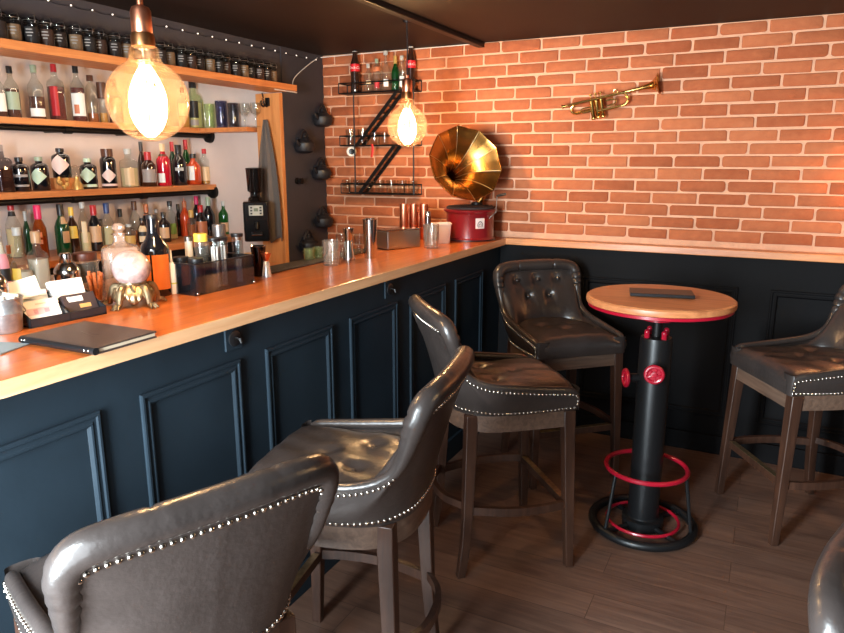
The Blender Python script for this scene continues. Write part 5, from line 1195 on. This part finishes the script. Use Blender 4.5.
# bottles on the top tray
def text_on(body, size, r, zc, az, m, parent, half):
    cu = bpy.data.curves.new('lettering', 'FONT'); cu.body = body; cu.size = size; cu.align_x = 'CENTER'; cu.align_y = 'CENTER'; cu.shear = .35
    ob = bpy.data.objects.new('lettering_tmp', cu); COL.objects.link(ob); dg = bpy.context.evaluated_depsgraph_get(); me = bpy.data.meshes.new_from_object(ob.evaluated_get(dg))
    bpy.data.objects.remove(ob); bpy.data.curves.remove(cu)
    bm = bmesh.new(); bm.from_mesh(me); bmesh.ops.subdivide_edges(bm, edges=[e for e in bm.edges if e.calc_length() > .003], cuts=1)
    for v in bm.verts: a_ = az + v.co.x / r; v.co = Vector((r * math.cos(a_), r * math.sin(a_), zc + v.co.y))
    bm.to_mesh(me); bm.free(); me.name = 'lettering'; me.materials.clear(); me.materials.append(m)
    o = bpy.data.objects.new('lettering', me); COL.objects.link(o); o.parent = parent; return o
M_colared = mat('cola_red_label', rgb(196, 20, 34), .4)
ysh = (YS0 + YS1) / 2
def cola(px, top_, lab):
    c = on(px, 88, 1, ysh); h = on(px, top_, 1, ysh).z - ZTR[0]; r = 5.0 * mpp(c)
    t = bottle(lab, (c.x, ysh, ZTR[0] + .0008), h, r, 'coke', 'brown', cap='silver', group='dark cola bottles on the wall rack')
    az = toward(Vector((c.x, ysh, 0))); k = MB(); rows = [[Vector((r * 1.012 * math.cos(an), r * 1.012 * math.sin(an), z)) for an in [2 * PI * i / 28 for i in range(28)]] for z in (h * .50, h * .67)]
    l = k.grid(rows, True).build('red_label', M_colared, t, smooth=60)
    text_on('Coca-Cola', r * .72, r * 1.03, h * .585, az, M_white, l, .9)
cola(355.5, 50, 'dark cola bottle with red label at the left end of the wall rack'); cola(411, 46, 'dark cola bottle with red label at the right end of the wall rack')
for px, w, top_, lab, kw in ((368.5, 9, 64, 'clear empty bottle next to the left cola bottle on the wall rack', BK(style='whisky', extra=(('cream', .3, .42, .5, 0),), cap='silver')),
    (377, 8, 59, 'small bottle with orange paper neck and round red badge on the wall rack', BK(style='apoth', lab='copperish', lz=(.62, .76), half=1.1, extra=(('red', .12, .32, .6, 0),), cap='greygreen')),
    (386, 12, 51, 'flared clear bottle in the middle of the wall rack', BK(style='bulb', lab='white', lz=(.12, .3), half=.4, cap='silver')),
    (395.5, 8, 56, 'slim green bottle in the middle of the wall rack', BK(style='wine', g='green', cap='gold')),
    (402, 8, 56, 'clear bottle with white square label beside the right cola bottle', BK(style='slim', lab='white', lz=(.12, .42), half=.6, cap='silver'))):
    c = on(px, 88, 1, ysh); h = on(px, top_, 1, ysh).z - ZTR[0]; bottle(lab + '', (c.x, ysh, ZTR[0] + .0008), h, w / 2 * mpp(c), group='small bottles on the top tray of the wall rack', **kw)
for i, px in enumerate((351, 363, 375, 385, 397)):
    c = on(px, 140, 1, ysh); tumbler('rack_tumbler', '%s upturned tumbler from the left in the middle tray of the wall rack' % ORD[i], (c.x, ysh, ZTR[1] + .0008), .036 if i != 3 else .026, .105 if i < 2 else .085, M_glass, 'tumblers in the middle tray')
for i, px in enumerate((347, 358, 369, 380, 391, 402, 413)):
    c = on(px, 190, 1, ysh); tumbler('rack_tumbler', '%s tumbler from the left in the lowest tray of the wall rack' % ORD[i], (c.x, ysh, ZTR[2] + .0008), .034, .088, M_glass, 'tumblers in the lowest tray')
c = on(349, 151, 1, YS0 - .01); t = thing('round_sensor', 'round white sensor with black centre below the middle tray of the rack', 'sensor', (c.x, YS0 + .02, ZTR[1] - .038))
dv = (CAM - Vector(t.location)).normalized(); q = Vector((0, 0, 1)).rotation_difference(dv).to_matrix()
MB().lathe([(0, -.02), (.026, -.02), (.033, -.008), (.033, .008), (.029, .014), (.021, .015), (0, .013)], n=32, M=q).build('shell', mat('white_plastic', rgb(222, 216, 208), .4), t)
MB().lathe([(.0, .0152), (.02, .0152), (.02, .017), (.0, .018)], n=28, M=q).build('lens', mat('gloss_black', rgb(16, 16, 18), .15), t)
MB().tube([(0, 0, .01), (0, 0, .0335)], .005, 8).build('mount', M_iron, t)
c = on(372, 149, 1, YS0 - .004); mb = MB(); mb.grid([[Vector((c.x + (.006 * math.sin(j * .5)) + dx, YS0 - .006 + .0012 * math.sin(j), ZTR[1] + .008 - j * .0105)) for dx in (-.008, 0, .008)] for j in range(9)])
tag(mb.build('red_ribbon', mat('red_ribbon', rgb(206, 40, 40), .6), solid=.0015), 'short red ribbon hanging from the middle tray of the rack', 'ribbon')
